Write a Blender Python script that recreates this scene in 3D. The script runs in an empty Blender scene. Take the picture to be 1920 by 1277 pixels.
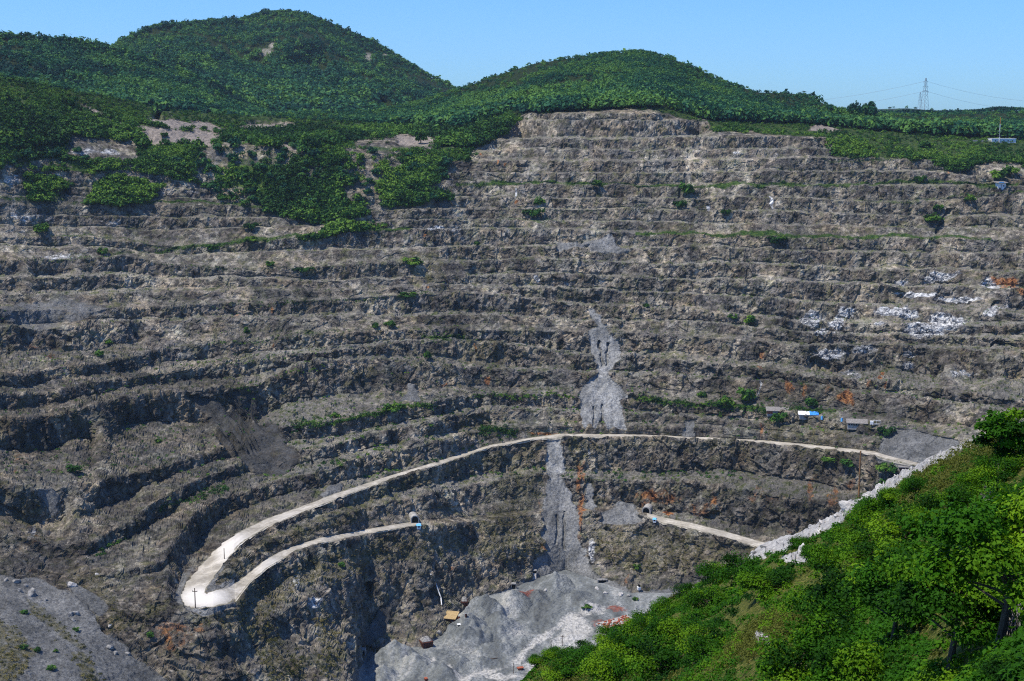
import bpy, math, random
import numpy as np
from mathutils import Vector, Matrix
R_ = math.radians
random.seed(7); rng = np.random.default_rng(11)
sc = bpy.context.scene
COL = sc.collection

# ------------------------------------------------------------------ camera, sky, sun, exposure
F = 2500.0; CX, CY, HY = 960.0, 638.5, 225.0
P = math.atan((CY - HY) / F); cP, sP = math.cos(P), math.sin(P)
cam = bpy.data.cameras.new("camera"); camo = bpy.data.objects.new("camera", cam); COL.objects.link(camo)
cam.sensor_width = 36; cam.lens = F / 1920 * 36; cam.clip_start = 1; cam.clip_end = 40000
camo.rotation_euler = (math.pi / 2 - P, 0, 0); sc.camera = camo
sc.render.resolution_x, sc.render.resolution_y = 1024, 681
SUN_EL, SUN_AZ = R_(64), R_(-104)          # azimuth clockwise from +Y: the sun stands high on the left
w = bpy.data.worlds.new("World"); sc.world = w; w.use_nodes = True
nt = w.node_tree; bg = nt.nodes['Background']
sky = nt.nodes.new('ShaderNodeTexSky'); sky.sky_type = 'NISHITA'; sky.sun_disc = False
sky.sun_elevation = SUN_EL; sky.sun_rotation = SUN_AZ; sky.altitude = 150
sky.air_density = 1.0; sky.dust_density = 0.4; sky.ozone_density = 2.2
mxs = nt.nodes.new('ShaderNodeMix'); mxs.data_type = 'RGBA'; mxs.blend_type = 'MULTIPLY'; mxs.inputs[0].default_value = 1   # the photo's cool white balance
mxs.inputs[7].default_value = (.60, 1.08, 1.85, 1); nt.links.new(sky.outputs[0], mxs.inputs[6]); nt.links.new(mxs.outputs[2], bg.inputs[0]); bg.inputs[1].default_value = 0.088
sun = bpy.data.lights.new("sun", 'SUN'); suno = bpy.data.objects.new("sun", sun); COL.objects.link(suno)
sun.energy = 5.0; sun.angle = R_(0.5); sun.color = (1.0, 0.93, 0.80)
sv = Vector((math.sin(SUN_AZ) * math.cos(SUN_EL), math.cos(SUN_AZ) * math.cos(SUN_EL), math.sin(SUN_EL)))
suno.rotation_euler = sv.to_track_quat('Z', 'Y').to_euler()
sc.view_settings.view_transform = 'Standard'; sc.view_settings.look = 'None'
sc.view_settings.exposure = 0.20; sc.view_settings.gamma = 1
sc.render.engine = 'CYCLES'
sc.cycles.max_bounces = 6; sc.cycles.diffuse_bounces = 3; sc.cycles.transparent_max_bounces = 4
sc.cycles.use_denoising = False; sc.cycles.pixel_filter_type = 'BLACKMAN_HARRIS'; sc.cycles.filter_width = 1.15; sc.cycles.sample_clamp_indirect = 3
sc.cycles.volume_bounces = 0

# ------------------------------------------------------------------ small maths
def tdep(y):                       # tangent of the depression angle of picture row y
    return np.tan(P + np.arctan((np.asarray(y, float) - CY) / F))
def world(px, Y, z):               # point on the sight line of column px at depth Y, height z
    return (px - CX) / F * (Y * cP - z * sP), Y, z
def pix(X, Y, z):
    d = Y * cP - z * sP
    return CX + F * X / d, CY - F * (Y * sP + z * cP) / d
TAB = rng.random((64, 64, 64)).astype(np.float32)
def vn(x, y, z):                   # smooth value noise, -1..1
    xi, yi, zi = np.floor(x), np.floor(y), np.floor(z)
    fx, fy, fz = x - xi, y - yi, z - zi
    fx, fy, fz = fx*fx*(3-2*fx), fy*fy*(3-2*fy), fz*fz*(3-2*fz)
    a, b, c = xi.astype(int) & 63, yi.astype(int) & 63, zi.astype(int) & 63
    a1, b1, c1 = (a+1) & 63, (b+1) & 63, (c+1) & 63
    r = ((TAB[a,b,c]*(1-fx)+TAB[a1,b,c]*fx)*(1-fy)+(TAB[a,b1,c]*(1-fx)+TAB[a1,b1,c]*fx)*fy)*(1-fz) \
      + ((TAB[a,b,c1]*(1-fx)+TAB[a1,b,c1]*fx)*(1-fy)+(TAB[a,b1,c1]*(1-fx)+TAB[a1,b1,c1]*fx)*fy)*fz
    return r*2-1
def fbm(x, y, z, s, o=3, k=0.5, seed=0.0):
    t = 0; a = 1.0; n = 0
    for i in range(o):
        t = t + a*vn(x/s+seed*7.3+i*17.1, y/s+seed*3.1+i*5.7, z/s+seed*1.7+i*9.2); n += a; a *= k; s *= 0.5
    return t/n*1.6
def cell(x, y, z, s, seed=0):      # constant per block, blocks rotated and warped: jointed rock
    c, q = math.cos(.6+seed), math.sin(.6+seed)
    u, v = (x*c-y*q), (x*q+y*c)
    u = u+.45*s*vn(x/s*.8+seed, y/s*.8, z/s*.8); v = v+.45*s*vn(x/s*.8, y/s*.8+9+seed, z/s*.8); t = z+.45*s*vn(x/s*.8+5, y/s*.8, z/s*.8+seed)
    t = t+.35*u
    return TAB[np.floor(u/s).astype(int) & 63, np.floor(v/s*.8).astype(int) & 63, np.floor(t/s*.9+seed*11).astype(int) & 63]*2-1
def ip(x, pts):
    return np.interp(x, [p[0] for p in pts], [p[1] for p in pts])
def sstep(a, b, x):
    t = np.clip((x-a)/(b-a), 0, 1); return t*t*(3-2*t)

def tag(o, label=None, cat=None, group=None, kind=None):
    if label: o['label'] = label
    if cat: o['category'] = cat
    if group: o['group'] = group
    if kind: o['kind'] = kind
    return o
def mesh_np(name, V, Q, mat, parent=None, cols=None, smooth=False, tris=False):
    k = 3 if tris else 4
    me = bpy.data.meshes.new(name); V = np.asarray(V, np.float32); Q = np.asarray(Q, np.int32)
    me.vertices.add(len(V)); me.vertices.foreach_set('co', V.ravel())
    me.loops.add(Q.size); me.loops.foreach_set('vertex_index', Q.ravel())
    me.polygons.add(len(Q)); me.polygons.foreach_set('loop_start', np.arange(0, Q.size, k, dtype=np.int32))
    me.polygons.foreach_set('loop_total', np.full(len(Q), k, np.int32))
    me.polygons.foreach_set('use_smooth', np.full(len(Q), smooth, bool))
    for nm, a in (cols or {}).items():
        at = me.color_attributes.new(nm, 'FLOAT_COLOR', 'POINT'); at.data.foreach_set('color', np.asarray(a, np.float32).ravel())
    me.update(calc_edges=True); me.validate()
    if mat: me.materials.append(mat)
    o = bpy.data.objects.new(name, me); COL.objects.link(o)
    if parent: o.parent = parent
    return o

# ------------------------------------------------------------------ materials
def newmat(name):
    m = bpy.data.materials.new(name); m.use_nodes = True; t = m.node_tree
    b = t.nodes['Principled BSDF']; b.inputs['Roughness'].default_value = .95
    b.inputs['Specular IOR Level'].default_value = .1
    return m, t, b
class NB:
    def __init__(s, t): s.t = t
    def n(s, k, **kw):
        x = s.t.nodes.new(k)
        for a, v in kw.items(): setattr(x, a, v)
        return x
    def l(s, a, b): s.t.links.new(a, b)
    def noise(s, vec, scale, detail=6, rough=.6, dist=0):
        x = s.n('ShaderNodeTexNoise'); x.inputs['Scale'].default_value = scale; x.inputs['Detail'].default_value = detail
        x.inputs['Roughness'].default_value = rough; x.inputs['Distortion'].default_value = dist; s.l(vec, x.inputs['Vector']); return x.outputs['Fac']
    def ramp(s, fac, stops):
        x = s.n('ShaderNodeValToRGB'); e = x.color_ramp.elements
        while len(e) < len(stops): e.new(.5)
        for i, (p, c) in enumerate(stops):
            e[i].position = p; e[i].color = (*c, 1) if len(c) == 3 else c
        s.l(fac, x.inputs[0]); return x.outputs[0]
    def rng(s, v, a, b, c=0, d=1):
        x = s.n('ShaderNodeMapRange'); s.l(v, x.inputs[0])
        for i, q in enumerate((a, b, c, d)): x.inputs[1+i].default_value = q
        return x.outputs[0]
    def math(s, op, a, b):
        x = s.n('ShaderNodeMath', operation=op)
        for i, q in enumerate((a, b)):
            if isinstance(q, (int, float)): x.inputs[i].default_value = q
            else: s.l(q, x.inputs[i])
        return x.outputs[0]
    def mix(s, f, a, b, mode='MIX'):
        x = s.n('ShaderNodeMix', data_type='RGBA', blend_type=mode)
        for i, q in ((0, f), (6, a), (7, b)):
            if isinstance(q, (int, float)): x.inputs[i].default_value = q
            elif isinstance(q, tuple): x.inputs[i].default_value = (*q, 1)
            else: s.l(q, x.inputs[i])
        return x.outputs[2]
    def pos(s, sc_=(1, 1, 1)):
        g = s.n('ShaderNodeNewGeometry'); m = s.n('ShaderNodeMapping'); m.inputs['Scale'].default_value = sc_
        s.l(g.outputs['Position'], m.inputs[0]); return m.outputs[0]

def rock_material():
    m, t, b = newmat("quarry_rock"); N = NB(t)
    p = N.pos(); ps = N.pos((1, 1, .22)); pt = N.pos((.35, .35, 1))
    a1 = N.n('ShaderNodeVertexColor', layer_name='m1'); a2 = N.n('ShaderNodeVertexColor', layer_name='m2')
    s1 = N.n('ShaderNodeSeparateColor'); s2 = N.n('ShaderNodeSeparateColor'); N.l(a1.outputs[0], s1.inputs[0]); N.l(a2.outputs[0], s2.inputs[0])
    veg, rust, white = s1.outputs[0], s1.outputs[1], s1.outputs[2]
    scree, olive, tone = s2.outputs[0], s2.outputs[1], s2.outputs[2]
    n1 = N.noise(ps, .035, 8, .72, .6); n2 = N.noise(p, .28, 7, .75, .3); n3 = N.noise(ps, .11, 6, .7)
    n4 = N.noise(p, .85, 5, .8)
    v = N.math('ADD', N.math('MULTIPLY', n1, .30), N.math('ADD', N.math('MULTIPLY', n2, .30), N.math('ADD', N.math('MULTIPLY', n3, .20), N.math('MULTIPLY', n4, .20))))
    rock = N.ramp(v, [(.395, (.018, .017, .018)), (.450, (.062, .056, .050)), (.495, (.150, .136, .116)), (.540, (.265, .240, .202)), (.59, (.45, .41, .345)), (.66, (.72, .67, .57))])
    vo = N.n('ShaderNodeTexVoronoi'); vo.inputs['Scale'].default_value = .32; vm = N.n('ShaderNodeVectorMath', operation='ADD'); nv = N.n('ShaderNodeTexNoise'); nv.inputs['Scale'].default_value = .25; nv.inputs['Detail'].default_value = 4; N.l(p, nv.inputs['Vector'])
    vs = N.n('ShaderNodeVectorMath', operation='SCALE'); vs.inputs['Scale'].default_value = 5; N.l(nv.outputs['Color'], vs.inputs[0]); N.l(p, vm.inputs[0]); N.l(vs.outputs[0], vm.inputs[1]); N.l(vm.outputs[0], vo.inputs['Vector'])
    sv_ = N.n('ShaderNodeSeparateColor'); N.l(vo.outputs['Color'], sv_.inputs[0])
    rock = N.mix(1.0, rock, N.mix(sv_.outputs[0], (.50, .50, .52), (1.45, 1.42, 1.36)), 'MULTIPLY')
    hue = N.noise(p, .05, 5, .65)
    warm = N.mix(N.rng(hue, .5, .68), rock, (1.0, .91, .79), 'MULTIPLY')
    rock = N.mix(N.rng(hue, .5, .34), warm, (.88, .95, .95), 'MULTIPLY')
    # lichen and dry grass clinging to the ledges
    ln = N.noise(p, .16, 6, .75)
    rock = N.mix(N.rng(ln, .50, .66, 0, .75), rock, N.mix(N.rng(n4, .4, .6), (.060, .070, .026), (.16, .155, .075)))
    v2 = N.n('ShaderNodeTexVoronoi'); v2.inputs['Scale'].default_value = 1; m2_ = N.n('ShaderNodeVectorMath', operation='MULTIPLY'); m2_.inputs[1].default_value = (.075, .06, .045); N.l(vm.outputs[0], m2_.inputs[0]); N.l(m2_.outputs[0], v2.inputs['Vector'])
    s3 = N.n('ShaderNodeSeparateColor'); N.l(v2.outputs['Color'], s3.inputs[0])
    rock = N.mix(.8, rock, N.mix(1.0, rock, N.mix(s3.outputs[0], (.55, .56, .62), (1.42, 1.36, 1.24)), 'MULTIPLY'))
    # dark and pale upright streaks on the faces, dust and dry grass on the ledges
    st = N.noise(N.pos((1, 1, .07)), .16, 6, .7)
    face = N.math('SUBTRACT', 1.0, a1.outputs[1])
    rock = N.mix(N.math('MULTIPLY', face, N.rng(st, .50, .62, 0, .75)), rock, N.mix(1.0, rock, (.42, .42, .45), 'MULTIPLY'))
    rock = N.mix(N.math('MULTIPLY', face, N.rng(st, .44, .36, 0, .5)), rock, N.mix(1.0, rock, (1.5, 1.45, 1.35), 'MULTIPLY'))
    bcol = N.mix(N.rng(ln, .49, .60), N.mix(N.rng(n4, .4, .6), (.14, .13, .108), (.29, .27, .23)), N.mix(N.rng(n4, .4, .6), (.035, .055, .014), (.12, .14, .04)))
    rock = N.mix(N.math('MULTIPLY', a1.outputs[1], .66), rock, bcol)
    # pale limestone
    wn = N.noise(p, .20, 7, .75)
    wcol = N.ramp(N.noise(N.pos((1, 1, 1.8)), .22, 7, .75, 1.0), [(.40, (.045, .05, .06)), (.49, (.24, .24, .24)), (.56, (.60, .585, .55)), (.64, (.80, .78, .73))])
    rock = N.mix(N.rng(N.math('ADD', N.math('MULTIPLY', white, .72), N.math('MULTIPLY', wn, .9)), .72, .90), rock, wcol)
    # rust
    rn = N.noise(N.pos((1, 1, .25)), .22, 6, .75)
    rcol = N.ramp(N.noise(p, .4, 5, .8), [(.38, (.05, .022, .015)), (.5, (.26, .105, .04)), (.62, (.55, .27, .10))])
    rock = N.mix(N.rng(N.math('ADD', N.math('MULTIPLY', rust, .60), N.math('MULTIPLY', rn, 1.1)), .84, 1.08), rock, rcol)
    # scree, gravel
    gn = N.noise(p, .9, 5, .8); gl = N.noise(N.pos((1, 1, .3)), .06, 5, .6)
    gcol = N.mix(N.rng(gl, .35, .65), (.150, .150, .142), (.31, .305, .288))
    gz = N.n('ShaderNodeNewGeometry'); gs_ = N.n('ShaderNodeSeparateXYZ'); N.l(gz.outputs['Position'], gs_.inputs[0])
    gcol = N.mix(N.rng(gs_.outputs[2], -60, -35), gcol, (.36, .305, .255))
    gcol = N.mix(N.rng(gn, .38, .58, 0, 1), N.mix(1.0, gcol, (.42, .42, .43), 'MULTIPLY'), gcol)
    gst = N.noise(N.pos((1, .6, .08)), .35, 5, .7); gcol = N.mix(N.rng(gst, .45, .62, 0, .7), gcol, N.mix(1.0, gcol, (.55, .55, .55), 'MULTIPLY'))
    rock = N.mix(N.rng(N.math('ADD', scree, N.math('MULTIPLY', N.noise(p, .12, 7, .75), 1.1)), .88, 1.16), rock, gcol)
    # bushes and grass as ground colour
    on = N.noise(p, .3, 6, .8)
    ocol = N.ramp(N.noise(p, .45, 5, .8), [(.35, (.030, .034, .012)), (.5, (.095, .088, .032)), (.62, (.19, .155, .065))])
    rock = N.mix(N.rng(N.math('ADD', N.math('MULTIPLY', olive, .42), N.math('MULTIPLY', on, 1.2)), .80, 1.06, 0, .8), rock, ocol)
    gg = N.ramp(N.noise(p, .35, 5, .8), [(.35, (.010, .028, .008)), (.5, (.035, .072, .015)), (.65, (.10, .14, .03))])
    rock = N.mix(N.rng(N.math('ADD', N.math('MULTIPLY', veg, .60), N.math('MULTIPLY', on, .9)), .80, 1.0), rock, gg)
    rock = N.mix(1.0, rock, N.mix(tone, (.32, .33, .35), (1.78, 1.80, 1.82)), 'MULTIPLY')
    N.l(rock, b.inputs['Base Color'])
    bp = N.n('ShaderNodeBump'); bp.inputs['Strength'].default_value = .9; bp.inputs['Distance'].default_value = 1.6
    N.l(N.math('ADD', N.noise(p, .45, 8, .75, .5), N.math('MULTIPLY', n3, .8)), bp.inputs['Height']); N.l(bp.outputs[0], b.inputs['Normal'])
    return m
def simple(name, c1, c2, scale=.5, rough=.95, bump=0, detail=5, lo=.38, hi=.62, stretch=(1, 1, 1), obj=False):
    m, t, b = newmat(name); N = NB(t)
    if obj:
        tc = N.n('ShaderNodeTexCoord'); mp = N.n('ShaderNodeMapping'); mp.inputs['Scale'].default_value = stretch
        N.l(tc.outputs['Object'], mp.inputs[0]); p = mp.outputs[0]
    else: p = N.pos(stretch)
    f = N.noise(p, scale, detail, .7)
    N.l(N.ramp(f, [(lo, c1), (hi, c2)]), b.inputs['Base Color']); b.inputs['Roughness'].default_value = rough
    if bump:
        bp = N.n('ShaderNodeBump'); bp.inputs['Strength'].default_value = .8; bp.inputs['Distance'].default_value = bump
        N.l(f, bp.inputs['Height']); N.l(bp.outputs[0], b.inputs['Normal'])
    return m
def leaf_material(name, dark, mid, light, trans=.25):
    m, t, b = newmat(name); N = NB(t)
    a = N.n('ShaderNodeVertexColor', layer_name='tint'); s = N.n('ShaderNodeSeparateColor'); N.l(a.outputs[0], s.inputs[0])
    oi = N.n('ShaderNodeObjectInfo')
    v = N.math('ADD', s.outputs[0], N.math('MULTIPLY', N.math('SUBTRACT', oi.outputs['Random'], .5), .35))
    c = N.ramp(v, [(.0, dark), (.5, mid), (1., light)])
    N.l(c, b.inputs['Base Color']); b.inputs['Roughness'].default_value = .7
    tr = N.n('ShaderNodeBsdfTranslucent'); N.l(c, tr.inputs[0]); mx = N.n('ShaderNodeMixShader'); mx.inputs[0].default_value = trans
    N.l(b.outputs[0], mx.inputs[1]); N.l(tr.outputs[0], mx.inputs[2]); N.l(mx.outputs[0], t.nodes['Material Output'].inputs[0])
    return m
M_ROCK = rock_material()
def road_material():
    m, t, b = newmat('road_dust'); N = NB(t); p = N.pos()
    a = N.n('ShaderNodeVertexColor', layer_name='m1'); s_ = N.n('ShaderNodeSeparateColor'); N.l(a.outputs[0], s_.inputs[0])
    n1 = N.noise(p, .10, 8, .7); n2 = N.noise(p, .6, 6, .8)
    c = N.ramp(n1, [(.38, (.27, .245, .20)), (.52, (.42, .385, .32)), (.62, (.54, .50, .43))])
    wt = N.n('ShaderNodeTexWave'); wt.inputs['Scale'].default_value = .5; wt.inputs['Distortion'].default_value = 6; wt.inputs['Detail'].default_value = 3; N.l(s_.outputs[0], wt.inputs['Vector'])
    c = N.mix(N.rng(n2, .55, .40, 0, .5), c, (.22, .20, .17))
    c = N.mix(N.rng(s_.outputs[2], .3, 1.0, 0, .8), c, (.66, .63, .575))
    c = N.mix(N.math('MULTIPLY', s_.outputs[1], N.rng(n1, .3, .6, .1, .55)), c, N.mix(1.0, c, (.70, .68, .65), 'MULTIPLY'))
    vg = N.ramp(n2, [(.38, (.05, .05, .02)), (.5, (.17, .155, .11)), (.6, (.34, .31, .26))])
    c = N.mix(N.rng(N.math('ADD', s_.outputs[0], N.math('MULTIPLY', N.noise(p, .3, 7, .75), 1.1)), .92, 1.12), c, vg)
    N.l(c, b.inputs['Base Color']); bp = N.n('ShaderNodeBump'); bp.inputs['Distance'].default_value = .3; bp.inputs['Strength'].default_value = .6; N.l(n2, bp.inputs['Height']); N.l(bp.outputs[0], b.inputs['Normal'])
    return m
M_ROAD = road_material()
M_FLOOR = None
M_FOR = leaf_material('forest_leaves', (.006, .036, .028), (.024, .105, .048), (.100, .215, .040))
M_BUSH = leaf_material('bush_leaves', (.012, .042, .010), (.040, .115, .018), (.14, .25, .03))
M_NEAR = leaf_material('near_leaves', (.005, .028, .002), (.030, .112, .003), (.135, .255, .007), .30)
M_NGR = leaf_material('near_dry_grass', (.05, .06, .01), (.11, .13, .02), (.22, .20, .05), .3)
M_DRY = leaf_material('dry_scrub', (.050, .056, .018), (.125, .120, .038), (.24, .19, .07))
M_BARK = simple('bark', (.05, .04, .03), (.14, .11, .08), 3, bump=.02, obj=True)

# ------------------------------------------------------------------ depth table of the pit (picture row -> depth), column by column
T = {
 -60: [(130,1140),(215,1040),(312,985),(386,960),(444,935),(488,905),(579,835),(715,745),(850,665),(918,630),(1080,570),(1400,430)],
 0:   [(135,1150),(215,1050),(312,1000),(386,980),(444,960),(488,930),(579,860),(715,770),(850,690),(918,650),(1080,590),(1277,490),(1400,440)],
 100: [(150,1180),(215,1080),(300,1040),(386,1010),(444,985),(488,960),(579,890),(687,810),(778,748),(858,700),(918,668),(1025,625),(1085,600),(1277,505),(1400,450)],
 300: [(195,1250),(245,1120),(300,1080),(386,1050),(464,1010),(577,940),(701,860),(771,805),(884,725),(948,685),(1062,620),(1130,590),(1277,545),(1400,500)],
 400: [(205,1300),(275,1100),(386,1058),(456,1020),(570,955),(687,880),(729,850),(864,765),(1000,668),(1130,588),(1277,556),(1400,530)],
 500: [(208,1360),(275,1100),(386,1060),(450,1025),(565,965),(700,885),(860,785),(985,700),(1075,640),(1277,572),(1400,545)],
 600: [(205,1400),(275,1095),(386,1060),(444,1030),(563,975),(675,900),(795,830),(930,745),(1005,703),(1150,640),(1277,585),(1400,550)],
 645: [(205,1450),(275,1100),(386,1060),(444,1030),(563,980),(675,910),(795,840),(920,760),(1000,722),(1150,660),(1277,595),(1400,560)],
 690: [(205,1480),(275,1110),(386,1062),(444,1035),(563,985),(675,920),(795,850),(905,785),(990,745),(1225,690),(1400,560)],
 780: [(190,1550),(270,1150),(386,1065),(444,1042),(563,995),(675,930),(795,865),(880,820),(978,772),(1212,702),(1400,560)],
 900: [(146,1650),(245,1200),(302,1130),(560,1010),(740,930),(845,880),(985,815),(1118,775),(1400,560)],
 1050:[(105,1580),(214,1190),(262,1150),(815,900),(965,848),(1068,820),(1400,560)],
 1200:[(90,1500),(214,1190),(262,1150),(815,903),(965,846),(1112,795),(1400,560)],
 1350:[(145,1450),(235,1210),(262,1150),(820,890),(1000,800),(1110,780),(1400,560)],
 1500:[(170,1440),(250,1210),(262,1150),(845,855),(1040,755),(1150,730),(1400,560)],
 1700:[(212,1450),(250,1240),(300,1150),(345,1110),(450,1060),(575,985),(660,920),(740,860),(850,800),(1150,700),(1400,560)],
 1920:[(210,1500),(262,1250),(300,1150),(345,1110),(450,1040),(575,955),(650,900),(740,835),(850,755),(1150,650),(1400,560)],
}
TK = sorted(T)
def depth(x, y):
    x = np.asarray(x, float); y = np.asarray(y, float); out = np.zeros(np.broadcast(x, y).shape)
    xc = np.clip(x, TK[0], TK[-1]); vals = [np.interp(y, [p[0] for p in T[k]], [p[1] for p in T[k]]) for k in TK]
    for i in range(len(TK)-1):
        a, b = TK[i], TK[i+1]; m = (xc >= a) & (xc <= b)
        t = (xc-a)/(b-a); t = .5*t+.5*t*t*(3-2*t)
        out = np.where(m, vals[i]*(1-t)+vals[i+1]*t, out)
    return out
xs = np.concatenate([np.arange(-900, -70, 14), np.arange(-64, 1984, 1.75), np.arange(1990, 2820, 14)])
C = len(xs)
ZF = -287.0
# crest lines of the benches, from the rim down: (name, points, bench strength by column, type of the ground below it)
L = []
def line(pts, amp=1.0, kind='bench', q=.85):
    L.append((ip(xs, pts), ip(xs, amp) if isinstance(amp, list) else np.full(C, float(amp)), kind, q))
line([(0,142),(150,172),(300,202),(440,217),(560,212),(700,210),(800,188),(860,167),(900,153),(950,136),(1000,120),(1050,112),(1120,102),(1200,97),(1260,110),(1300,127),(1360,155),(1420,173),(1500,177),(1530,187),(1560,203),(1600,210),(1640,216),(1700,217),(1800,214),(1920,212)], 0, 'slope')
line([(0,215),(300,245),(560,250),(860,235),(960,222),(1000,215),(1240,215),(1300,222),(1500,240),(1700,245),(1920,262)], [(980,0),(1000,1),(1240,1),(1260,0)])
line([(0,262),(300,275),(560,275),(860,262),(940,245),(975,227),(1310,227),(1350,240),(1500,250),(1560,256),(1750,275),(1920,290)], [(940,0),(975,1),(1310,1),(1350,0)])
line([(0,285),(300,296),(560,300),(800,282),(930,262),(1200,261),(1440,256),(1550,257),(1600,274),(1750,290),(1920,303)], [(0,.3),(880,.2),(930,1),(1540,1),(1580,.1)])
line([(0,302),(300,312),(700,306),(930,282),(1400,281),(1520,277),(1600,285),(1920,318)], [(0,.1),(900,.1),(940,.6),(1550,.6),(1600,.1)])
line([(0,312),(60,321),(300,325),(420,330),(700,318),(830,305),(950,303),(1400,302),(1550,296),(1780,299),(1920,330)], [(0,1),(420,1),(500,.2),(800,.2),(850,1)])
line([(0,345),(140,354),(300,356),(420,356),(700,336),(820,322),(950,326),(1300,324),(1550,321),(1700,320),(1920,338)], [(0,.7),(100,1),(430,1),(500,.2),(780,.2),(830,1)])
line([(0,368),(300,374),(500,374),(700,352),(820,342),(950,346),(1200,349),(1500,347),(1900,350)], [(0,.1),(650,.2),(820,1)])
line([(0,381),(55,386),(530,386),(700,371),(870,370),(1000,373),(1300,374),(1500,370),(1650,380),(1740,379),(1920,367)], 1)
line([(0,406),(300,408),(500,410),(700,394),(1000,391),(1300,394),(1500,398),(1700,404),(1920,410)], 1)
line([(0,424),(300,432),(600,425),(740,414),(1000,415),(1100,415),(1300,420),(1500,424),(1920,430)], [(0,.2),(690,.3),(740,.9),(1150,.8),(1250,.2)])
line([(0,444),(130,444),(190,448),(300,460),(340,464),(410,456),(504,450),(600,444),(677,434),(731,431),(1000,431),(1200,438),(1500,446),(1750,448),(1920,453)], 1)
line([(0,462),(235,468),(300,476),(340,480),(600,470),(900,464),(1100,465),(1300,463),(1450,470),(1600,474),(1750,476),(1920,478)], [(0,.1),(800,.2),(900,1)])
line([(0,488),(100,486),(188,483),(235,480),(300,494),(394,502),(464,504),(600,500),(700,495),(1000,489),(1200,493),(1500,498),(1600,507),(1750,509),(1920,512)], 1)
line([(0,525),(94,523),(235,516),(330,524),(600,528),(850,518),(1000,516),(1100,518),(1250,525),(1550,533),(1750,542),(1900,544)], [(0,1),(250,.9),(330,.4),(800,.4),(860,1)])
line([(0,552),(150,554),(300,548),(600,545),(850,535),(1000,540),(1100,544),(1250,549),(1410,561),(1600,573),(1750,583),(1920,592)], [(0,.3),(900,.3),(1000,1)])
line([(0,579),(140,584),(300,577),(410,570),(500,567),(600,563),(700,557),(870,549),(970,556),(1100,573),(1200,578),(1280,580),(1360,592),(1500,603),(1640,609),(1700,612),(1920,612)], 1)
line([(0,614),(80,620),(150,615),(220,606),(300,600),(600,594),(870,590),(1100,600),(1300,606),(1500,625),(1640,632),(1920,634)], [(0,.8),(240,.7),(300,.3),(1400,.3),(1500,.9)])
line([(0,708),(60,700),(130,687),(190,682),(300,657),(422,645),(523,634),(600,628),(700,622),(830,618),(1000,620),(1100,623),(1200,624),(1350,638),(1500,648),(1650,647),(1800,654),(1920,660)], [(0,1),(1200,1),(1250,.6),(1400,.6),(1500,1)])
line([(0,742),(60,739),(100,734),(170,720),(300,700),(400,687),(470,677),(600,661),(670,653),(717,647),(830,640),(950,648),(1100,668),(1200,669),(1400,690),(1550,708),(1700,722),(1800,738),(1920,745)], [(0,1),(700,1),(800,.5),(900,.7),(1000,1)])
line([(0,790),(50,785),(94,778),(165,762),(230,748),(300,738),(400,729),(476,720),(535,697),(600,678),(700,672),(800,682),(900,692),(1100,702),(1300,708),(1440,716),(1550,728),(1700,748),(1920,778)], [(0,1),(560,1),(650,.5),(1400,.4),(1920,.6)])
line([(0,905),(67,918),(110,917),(200,900),(286,882),(337,868),(400,850),(440,835),(540,800),(600,795),(700,775),(800,757),(860,745),(900,741),(1000,739),(1200,742),(1280,750),(1360,762),(1440,771),(1500,778),(1610,796),(1700,810),(1800,830),(1920,850)], 1, q=.95)
line([(0,1000),(100,1022),(160,1022),(249,975),(280,948),(337,914),(434,876),(520,852),(600,842),(700,815),(800,792),(900,772),(960,767),(1100,775),(1300,785),(1500,805),(1640,826),(1800,858),(1920,870)], [(0,.3),(130,1),(880,1),(1000,.3),(1700,.3)])
line([(0,1060),(130,1075),(240,1070),(303,1052),(330,1010),(364,965),(410,936),(478,918),(560,892),(620,878),(700,855),(800,832),(900,808),(1000,799),(1300,803),(1500,818),(1640,838),(1800,864),(1920,880)], [(0,.2),(200,.6),(300,1),(850,1),(950,.2)])
RU0 = [(0,1078),(130,1098),(240,1110),(300,1100),(330,1085),(360,1060),(390,1030),(420,1012),(450,996),(500,972),(560,951),(640,922),(720,895),(800,871),(860,852),(920,834),(1000,820),(1050,813),(1200,814),(1400,823),(1500,831),(1640,846),(1750,872),(1920,900)]
RU1 = [(0,1081),(130,1104),(240,1125),(300,1128),(340,1118),(380,1098),(400,1074),(430,1044),(450,1022),(500,990),(560,965),(640,933),(720,904),(800,879),(860,859),(920,840),(1000,825),(1050,820),(1200,819),(1400,828),(1500,837),(1640,853),(1750,880),(1920,908)]
RL0 = [(0,1084),(130,1108),(240,1135),(300,1136),(340,1126),(380,1110),(400,1112),(430,1101),(460,1079),(500,1047),(540,1027),(600,1008),(700,990),(785,976),(900,968),(1000,955),(1150,950),(1200,952),(1220,962),(1240,969),(1300,981),(1360,996),(1430,1016),(1500,1030),(1920,1050)]
RL1 = [(0,1088),(130,1113),(240,1150),(300,1152),(340,1146),(400,1140),(440,1130),(470,1092),(500,1067),(550,1036),(600,1020),(700,999),(785,986),(900,978),(1000,965),(1150,959),(1195,962),(1220,973),(1240,981),(1300,993),(1360,1009),(1430,1031),(1500,1046),(1920,1066)]
line(RU0, 0, 'flat'); iRU = len(L)-1
line(RU1, [(0,0),(400,0),(450,.5),(600,1),(1700,1)], q=.95)
line([(0,1082),(130,1106),(240,1130),(300,1132),(340,1122),(380,1104),(400,1094),(450,1052),(500,1020),(560,996),(640,965),(720,945),(800,928),(900,908),(1000,890),(1100,896),(1200,903),(1300,906),(1400,918),(1500,936),(1640,958),(1920,985)], [(0,0),(400,0),(560,.4),(900,.4),(1040,.3),(1110,1),(1700,1)], q=.96)
line(RL0, 0, 'flat'); iRL = len(L)-1
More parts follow.
